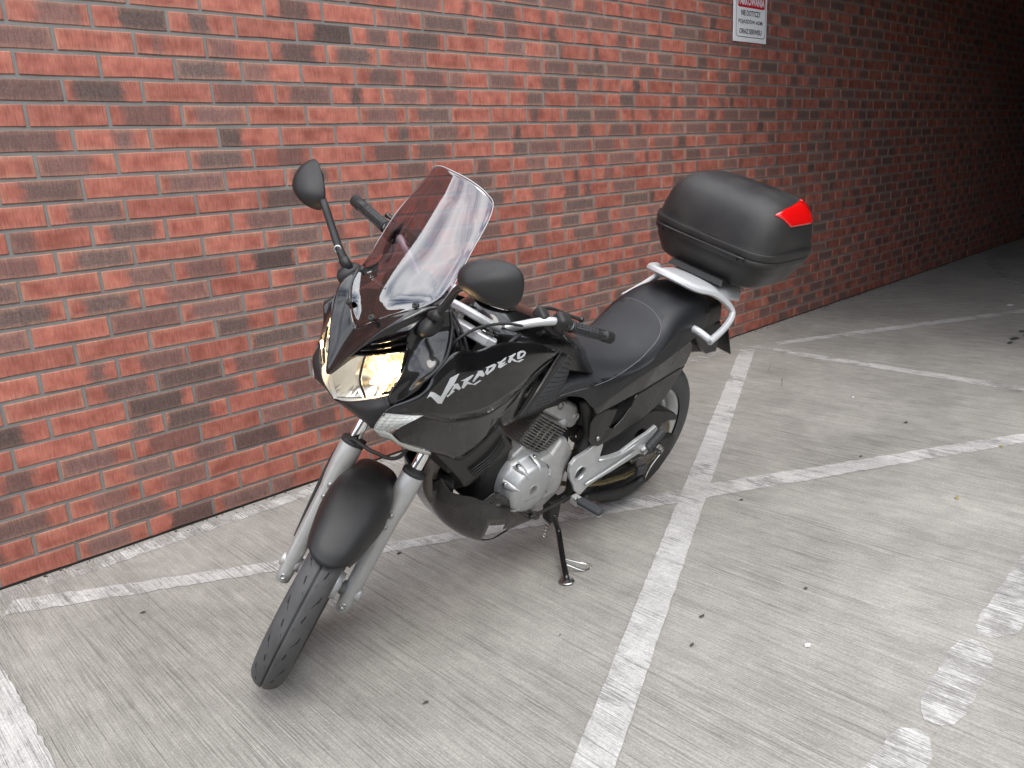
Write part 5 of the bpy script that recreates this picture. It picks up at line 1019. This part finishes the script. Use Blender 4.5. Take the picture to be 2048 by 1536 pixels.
# exhaust header
add('exhaust_pipe', tube([(1.03, .04, .60), (1.075, .045, .575), (1.085, .045, .53), (1.07, .04, .47), (1.03, .03, .41), (.95, .0, .34), (.82, -.03, .30)], .021, 16, 6), 'exhaust')
add('horn', cyl((1.055, .075, .505), (.7, .6, -.1), [(-.02, .03), (.008, .034), (.012, .03), (.012, .012), (.016, .008), (.016, 0)], 24), 'dark')
# muffler on the far side
add('muffler', tube([(.45, -.15, .33), (.30, -.17, .36), (.05, -.185, .42), (-.25, -.19, .48)], lambda t: .03+.022*min(1, t*3), 20, 5), 'exhaust')

# ---- belly pan
BP = [[(1.082, 0, .505), (1.085, .04, .52), (1.09, .075, .545), (1.088, .098, .565)],
      [(1.062, 0, .425), (1.066, .045, .435), (1.066, .085, .468), (1.068, .108, .53)],
      [(1.012, 0, .338), (1.016, .062, .352), (1.022, .108, .428), (1.05, .122, .508)],
      [(.952, 0, .270), (.958, .082, .295), (.976, .132, .430), (1.0, .136, .488)],
      [(.885, 0, .212), (.89, .098, .245), (.908, .142, .408), (.945, .142, .455)],
      [(.82, 0, .182), (.825, .10, .215), (.84, .145, .388), (.892, .143, .466)],
      [(.75, 0, .182), (.755, .096, .215), (.78, .143, .345), (.82, .142, .392)],
      [(.685, 0, .196), (.69, .093, .22), (.705, .132, .27), (.715, .13, .315)],
      [(.635, 0, .218), (.638, .085, .228), (.642, .122, .246), (.645, .12, .268)]]
pv, pf = patch(sym(BP), 6, 5)
nu_ = 6*6+1
keep = []
for fi, f in enumerate(pf):
    r, c = divmod(fi, nu_-1)
    cc_ = abs(c+.5-(nu_-1)/2)/6          # 0 spine .. 3 top edge
    rr_ = r/5
    if 1.08 < cc_ < 1.42 and 4.0 < rr_ < 5.9-(cc_-1.05)*1.5: continue     # slot near the bottom
    if cc_ < .8 and 3.6 < rr_ < 7.9: continue                             # open floor
    keep.append(f)
belly = add('belly_pan', (pv, keep), 'gloss', out=(0, .0, -1), solid=.004, soff=1)
pair('pan_bolt', cyl(Vector((0.9060, 0.1450, 0.4420)), (0, 1, .25), [(-.004, .014), (.003, .014), (.0035, .011), (-.002, .008), (-.002, 0)], 18), 'gloss2')
pair('pan_tail', tube([(0.7770, 0.1250, 0.3570), (0.7170, 0.1280, 0.3050), (0.6680, 0.1270, 0.2620), (0.6460, 0.1200, 0.2560)], lambda t: .022-.006*t, 12, 5, flat=.6), 'gloss')

# ---- foot rests and plate
BO = [(0.4260, 0.1550, 0.5110), (0.4090, 0.1560, 0.4870), (0.4130, 0.1580, 0.4600), (0.4200, 0.1620, 0.4370), (0.3660, 0.1660, 0.4290), (0.3070, 0.1680, 0.4270), (0.2270, 0.1700, 0.4560), (0.1670, 0.1680, 0.4660), (0.1180, 0.1650, 0.4800), (0.1010, 0.1650, 0.4610), (0.1260, 0.1680, 0.4400), (0.1630, 0.1710, 0.4180), (0.1400, 0.1740, 0.3870), (0.1490, 0.1740, 0.3650), (0.1960, 0.1720, 0.3850), (0.2690, 0.1720, 0.3700), (0.3350, 0.1720, 0.3580), (0.4130, 0.1720, 0.3480), (0.4600, 0.1720, 0.3370), (0.4840, 0.1740, 0.3240), (0.5030, 0.1760, 0.3200), (0.5340, 0.1760, 0.3470), (0.5480, 0.1740, 0.3750), (0.5700, 0.1720, 0.4070), (0.5830, 0.1700, 0.4420), (0.5800, 0.1680, 0.4700), (0.5590, 0.1650, 0.4860), (0.5220, 0.1620, 0.4890), (0.4840, 0.1580, 0.4940), (0.4580, 0.1560, 0.5070)]
hc = (0.5230, 0.1700, 0.4160)
BH = [(hc[0]+.026*math.cos(2*math.pi*k/20), hc[1], hc[2]+.026*math.sin(2*math.pi*k/20)) for k in range(20)]
fpb = pair('footrest_bracket', plate(BO, [BH], .014), 'silver', smooth=False, bevel=.003, bseg=3, bang=60)
RB = [(0.4380, 0.1740, 0.4420), (0.3230, 0.1760, 0.4290), (0.2290, 0.1770, 0.4480)]; RB2 = [(0.4890, 0.1780, 0.3610), (0.3590, 0.1780, 0.3840), (0.2330, 0.1770, 0.4120)]
for k, (rb, r_) in enumerate(((RB, .0045), (RB2, .005))):
    for s_, par in zip((1, -1), fpb):
        add('bracket_rib', tube([(p[0], p[1]*s_, p[2]) for p in rb], r_, 8, 4), 'silver', parent=par)
for s_, par in zip((1, -1), fpb):
    add('boss_ring', cyl(Vector((hc[0], hc[1]*s_, hc[2])), (0, s_, 0), [(-.014, .026), (.002, .026), (.003, .029), (.0, .031), (-.004, .0315)], 28), 'silver', parent=par)
    add('pivot_cap', cyl(Vector((hc[0], (hc[1]-.012)*s_, hc[2])), (0, s_, 0), [(0, .026), (.001, 0)], 24), 'dark', parent=par)
def peg(a, b, m_, r1, r2, up):
    a, b = Vector(a), Vector(b); d = (b-a).normalized(); up = Vector(up); up = (up-d*up.dot(d)).normalized(); s = d.cross(up); rows = []
    for t, k in ((0, .75), (.06, 1), (.9, 1.05), (1, .9)):
        c = a+(b-a)*t; rows.append([c+s*r1*k+up*r2*.5, c+s*r1*.7*k+up*r2, c-s*r1*.7*k+up*r2, c-s*r1*k+up*r2*.5, c-s*r1*k-up*r2*.4, c-s*r1*.6*k-up*r2, c+s*r1*.6*k-up*r2, c+s*r1*k-up*r2*.4])
    return grid(rows, closed=True, cap=True)
pa, pb = (0.5390, 0.2050, 0.3300), (0.5320, 0.3000, 0.3400)
pg = pair('footrest', peg(pa, pb, None, .0185, .011, (0, 0, 1)), 'tread', smooth=False, bevel=.003)
pair('footrest_underside', peg((pa[0], pa[1], pa[2]-.010), (pb[0], pb[1], pb[2]-.010), None, .014, .006, (0, 0, 1)), 'silver', smooth=False, bevel=.002)
pair('footrest_hinge', box((0.5360, 0.1900, 0.3210), (.03, .035, .032)), 'silver', smooth=False, bevel=.006)
pair('hinge_bolt', cyl(Vector((0.5660, 0.2080, 0.3500)), (0, 1, .1), [(0, .008), (.005, .008), (.006, .005), (.006, 0)], 12), 'bolt')
pair('passenger_footrest', peg((0.1700, 0.1850, 0.4060), (0.1050, 0.1900, 0.4690), None, .016, .012, (0, 1, 0)), 'tread', smooth=False, bevel=.003)
pair('passenger_hinge', box((0.1710, 0.1780, 0.4000), (.032, .016, .03), Matrix.Rotation(.6, 3, 'Y')), 'silver', smooth=False, bevel=.004)
pair('passenger_bolt', cyl(Vector((0.1880, 0.1870, 0.4090)), (0, 1, .0), [(0, .008), (.003, .008), (.004, 0)], 12), 'bolt')
# gear lever with rubber toe piece
add('gear_lever', tube([(0.4960, 0.1500, 0.3100), (0.5920, 0.1500, 0.2940), (0.7180, 0.1550, 0.2970)], .006, 8, 4), 'dark')
add('brake_pedal', flipy(tube([(.50, .15, .34), (.6, .16, .30), (.68, .17, .29)], .007, 8, 4)), 'dark')

# ---- swingarm, chain, guard
pair('swingarm', tube([(.50, .10, .40), (.34, .105, .37), (.16, .105, .335), (-.02, .108, .318), (-.10, .108, .316)], .024, 10, 4, flat=1.3), 'dark')
pair('axle_plate', box((-.055, .128, .318), (.10, .006, .062)), 'dark', smooth=False, bevel=.004)
pair('axle_nut', cyl((0, .13, .32), (0, 1, 0), [(0, .020), (.003, .020), (.003, .0155), (.016, .0155), (.016, .009), (.024, .009), (.024, 0)], 6), 'bolt', smooth=False)
pair('adjuster_bolt', cyl((-.10, .112, .318), (-1, 0, 0), [(0, .008), (.012, .008), (.012, .005), (.026, .005), (.026, 0)], 6), 'bolt', smooth=False)
spk = add('sprocket', cyl((0, .082, .32), (0, 1, 0), [(-.003, .03), (-.003, .112), (.003, .112), (.003, .03)], 44), 'steel')
mb = MB()                                        # chain: two runs of links round the rear sprocket
path = [(.56+.0, .425)]; 
pts = [Vector((.56, .082, .43)), Vector((.0, .082, .42))]
def link_run(a, b, n):
    for k in range(n):
        p = a+(b-a)*((k+.5)/n); d = (b-a).normalized(); up = Vector((0, 1, 0)).cross(d); L_ = (b-a).length/n
        for y in (-.007, .007):
            c = p+Vector((0, y, 0)); w = .0052 if k % 2 else .0062
            mb.add(hexa([c-d*L_*.62-up*w+Vector((0, -.001, 0)), c+d*L_*.62-up*w+Vector((0, -.001, 0)), c+d*L_*.62-up*w+Vector((0, .001, 0)), c-d*L_*.62-up*w+Vector((0, .001, 0)), c-d*L_*.62+up*w+Vector((0, -.001, 0)), c+d*L_*.62+up*w+Vector((0, -.001, 0)), c+d*L_*.62+up*w+Vector((0, .001, 0)), c-d*L_*.62+up*w+Vector((0, .001, 0))]))
link_run(Vector((.56, .082, .43)), Vector((.01, .082, .435)), 36)
for (xa, za), (xb, zb) in zip(((.56, .34), (.40, .265), (.25, .22), (.12, .198)), ((.40, .265), (.25, .22), (.12, .198), (.0, .205))): link_run(Vector((xa, .09, za)), Vector((xb, .09, zb)), 10)
for k in range(20):
    a0, a1 = R_(90+180*k/20), R_(90+180*(k+1)/20)
    link_run(Vector((.115*math.cos(a0), .082, .32+.115*math.sin(a0))), Vector((.115*math.cos(a1), .082, .32+.115*math.sin(a1))), 1)
SWP = [(0.2730, 0.0700, 0.1310), (0.2010, 0.0700, 0.2240), (0.0370, 0.0700, 0.2370), (-0.1320, 0.0700, 0.2660), (-0.2190, 0.0700, 0.1980), (-0.1700, 0.0700, 0.1170), (-0.1110, 0.0700, 0.0770), (0.0190, 0.0700, 0.0590), (0.1820, 0.0700, 0.0790)]
add('swingarm_plate', plate(SWP, [], .012), 'dark', smooth=False, bevel=.003)
tag(add('chain', (mb.v, mb.f), 'chain', smooth=False), kind='stuff')
CG = [(0.3700, 0.1180, 0.4420), (0.3290, 0.1180, 0.4500), (0.2600, 0.1180, 0.4600), (0.1710, 0.1180, 0.4840), (0.1230, 0.1160, 0.5100), (0.0750, 0.1150, 0.5090), (-0.0180, 0.1130, 0.4780), (-0.0850, 0.1100, 0.4460), (-0.1230, 0.1080, 0.4190), (-0.1180, 0.1080, 0.3990), (-0.0550, 0.1120, 0.4180), (-0.0140, 0.1140, 0.4180), (0.0030, 0.1160, 0.3920), (0.0600, 0.1180, 0.3700), (0.1520, 0.1180, 0.3860), (0.2370, 0.1180, 0.3790), (0.3160, 0.1180, 0.3770), (0.3500, 0.1180, 0.3960)]
gh = (0.1340, 0.1180, 0.4190); GH = [(gh[0]+.030*math.cos(2*math.pi*k/16), .118, gh[2]+.022*math.sin(2*math.pi*k/16)) for k in range(16)]
add('chain_guard', plate(CG, [GH], .06), 'matte', smooth=False, bevel=.008, bseg=3)
add('guard_backing', box((gh[0], .075, gh[2]), (.12, .01, .10)), 'gap', smooth=False)
add('chain_slider', tube([(0.3550, 0.0900, 0.1880), (0.2360, 0.0950, 0.1580), (0.1280, 0.1000, 0.1330), (0.0410, 0.1000, 0.1340), (-0.0070, 0.1000, 0.1540)], lambda t: .016+.006*math.sin(3*t), 10, 5), 'dark')
add('slider_cap', box((0.0480, 0.1150, 0.2210), (.06, .022, .045)), 'tread', smooth=False, bevel=.012, bseg=3)
add('slider_stay', tube([(0.0060, 0.1180, 0.1700), (-0.0090, 0.1180, 0.2140), (-0.0580, 0.1180, 0.2710)], .0035, 6, 3), 'chrome')

# ---- side stand
SFOOT = Vector((0.6537, 0.3170, 0.1086))
s0, s1 = Vector((0.5550, 0.1250, 0.2210)), Vector((0.5360, 0.1500, 0.1530))
std = add('side_stand', tube([s0, (s0+s1)/2, s1, s1+(SFOOT-s1)*.25, s1+(SFOOT-s1)*.6, SFOOT+Vector((0, 0, .006))], .0105, 14, 5), 'gloss')
fn = Vector((-0.0030, -0.3194, 0.9476))
add('stand_foot', lathe([(0, .0), (0, .027), (.004, .027), (.006, .022), (.006, 0)], SFOOT, fn, 20), 'steel', parent=std)
lb = s1+(SFOOT-s1)*.66
add('stand_loop', tube([lb, Vector((0.5660, 0.3100, 0.1080)), Vector((0.5290, 0.3150, 0.1050)), Vector((0.5290, 0.3150, 0.1210)), Vector((0.5620, 0.3100, 0.1360)), s1+(SFOOT-s1)*.56], .0032, 8, 6), 'chrome', parent=std)
add('stand_bracket', hexa([s0+Vector((-.022, -.03, -.03)), s0+Vector((-.022, .012, -.03)), s0+Vector((.022, .012, -.03)), s0+Vector((.022, -.03, -.03)), s0+Vector((-.03, -.04, .06)), s0+Vector((-.03, .0, .06)), s0+Vector((.03, .0, .06)), s0+Vector((.03, -.04, .06))]), 'dark', smooth=False, bevel=.006, parent=std)
add('stand_spring', tube([(s0.x+.012+.008*math.cos(t*.9), s0.y-.005+.008*math.sin(t*.9), s0.z+.02-t*.0021) for t in range(0, 60)], .0018, 5, 1), 'steel', parent=std)

# ================================================================== top case (lifts off its plate)
case = empty('top_case', BODY.copy()); tag(case, 'black plastic top case with red reflector clipped on the rear carrier', 'top case')
def ring(xf, xb, hy, z, e=3.6, zt=0.0, n=56, fr=0):
    cxx, hx = (xf+xb)/2, (xf-xb)/2; r = []
    for k in range(n):
        u = 2*math.pi*k/n; c_, s_ = math.cos(u), math.sin(u)
        e_ = e+1.2; x = cxx+hx*math.copysign(abs(c_)**(2/e_), c_); y = -.012+(hy+.012)*math.copysign(abs(s_)**(2/e_), s_)
        r.append((x, y, z+zt*(x-cxx)))
    return r
base = [ring(-.20, -.44, .12, .982, 3), ring(-.165, -.47, .185, .986), ring(-.145, -.488, .205, 1.0), ring(-.128, -.505, .235, 1.055), ring(-.122, -.512, .243, 1.083), ring(-.116, -.518, .249, 1.086), ring(-.114, -.52, .251, 1.108), ring(-.116, -.518, .249, 1.110)]
add('case_base', grid(base, closed=True, cap=True), 'case', out=None, parent=case)
lid = [ring(-.116, -.518, .249, 1.1115), ring(-.113, -.521, .252, 1.114), ring(-.113, -.521, .252, 1.136), ring(-.118, -.516, .247, 1.139), ring(-.121, -.513, .244, 1.141), ring(-.125, -.509, .240, 1.175, 3.4), ring(-.136, -.498, .230, 1.225, 3.2), ring(-.153, -.480, .212, 1.264, 3.0), ring(-.182, -.450, .188, 1.291, 2.8), ring(-.22, -.41, .155, 1.306, 2.6), ring(-.27, -.365, .09, 1.312, 2.4), ring(-.30, -.335, .03, 1.3135, 2)]
lidrows = []
for i in range(len(lid[0])): lidrows.append(cr([r[i] for r in lid], 3))
lr = [[c[k] for c in lidrows] for k in range(len(lidrows[0]))]
lidv = grid(lr, closed=True, cap=True)
lido = add('case_lid', lidv, 'case', parent=case)
add('lid_edge', tube([(p[0]*1.0, p[1]*1.002, p[2]) for p in ring(-.1165, -.5175, .2485, 1.1405)]+[ring(-.1165, -.5175, .2485, 1.1405)[0]], .0016, 6, 1), 'vinyl_dark' if 'vinyl_dark' in M else M['matte'], parent=lido)
# reflector wrapping the rear corner, laid on the lid
bl = BVHTree.FromPolygons([Vector(v) for v in lidv[0]], [f for f in lidv[1] if len(f) == 4])
def refl(quad, lift, nu=12, nv=8, flipped=False):
    rows = []
    for j in range(nv+1):
        r = []
        for i in range(nu+1):
            s, t = i/nu, j/nv
            q = [Vector(p) for p in quad]; p = (q[0]*(1-s)+q[1]*s)*(1-t)+(q[3]*(1-s)+q[2]*s)*t
            hit = bl.find_nearest(p); nn = (p-Vector((-.317, 0, 1.15))).normalized()
            d = hit[1] if hit[1].dot(nn) > 0 else -hit[1]
            r.append(hit[0]+d*lift)
        rows.append(r)
    return grid(rows)
RQ = [(-0.1860, 0.1970, 1.2750), (-0.3770, 0.1650, 1.2810), (-0.4600, 0.1900, 1.2140), (-0.2590, 0.2150, 1.2260)]
for s_ in (1,):
    q = [(p[0], p[1]*s_, p[2]) for p in RQ]
    add('reflector', refl(q, .0035), 'red', out=(-.5, s_, .5), parent=case, solid=.004)
    q2 = [(RQ[1][0], RQ[1][1]*s_, RQ[1][2]), (-.50, .10*s_, 1.262), (-.512, .11*s_, 1.20), (RQ[2][0], RQ[2][1]*s_, RQ[2][2])]
    add('reflector', refl(q2, .0035), 'red', out=(-1, 0, .3), parent=case, solid=.004)
add('hinge', tube([(-.106, -.205, 1.108), (-.104, 0, 1.109), (-.106, .178, 1.110)], .0052, 8, 6), 'gloss2', parent=case)
for y in (-.19, -.16, .14, .165):
    add('hinge_knuckle', box((-.1085, y, 1.104), (.012, .022, .018)), 'matte', parent=case, smooth=False, bevel=.003)
add('mounting_plate', hexa([(-.105, -.125, .984), (-.105, .125, .984), (-.46, .12, .966), (-.46, -.12, .966), (-.125, -.112, 1.004), (-.125, .112, 1.004), (-.45, .11, .984), (-.45, -.11, .984)]), 'matte', parent=case, smooth=False, bevel=.004)
add('case_latch', hexa([(-.524, -.05, 1.07), (-.524, .05, 1.07), (-.532, .045, 1.07), (-.532, -.045, 1.07), (-.524, -.05, 1.15), (-.524, .05, 1.15), (-.532, .045, 1.15), (-.532, -.045, 1.15)]), 'matte', parent=case, smooth=False, bevel=.003)
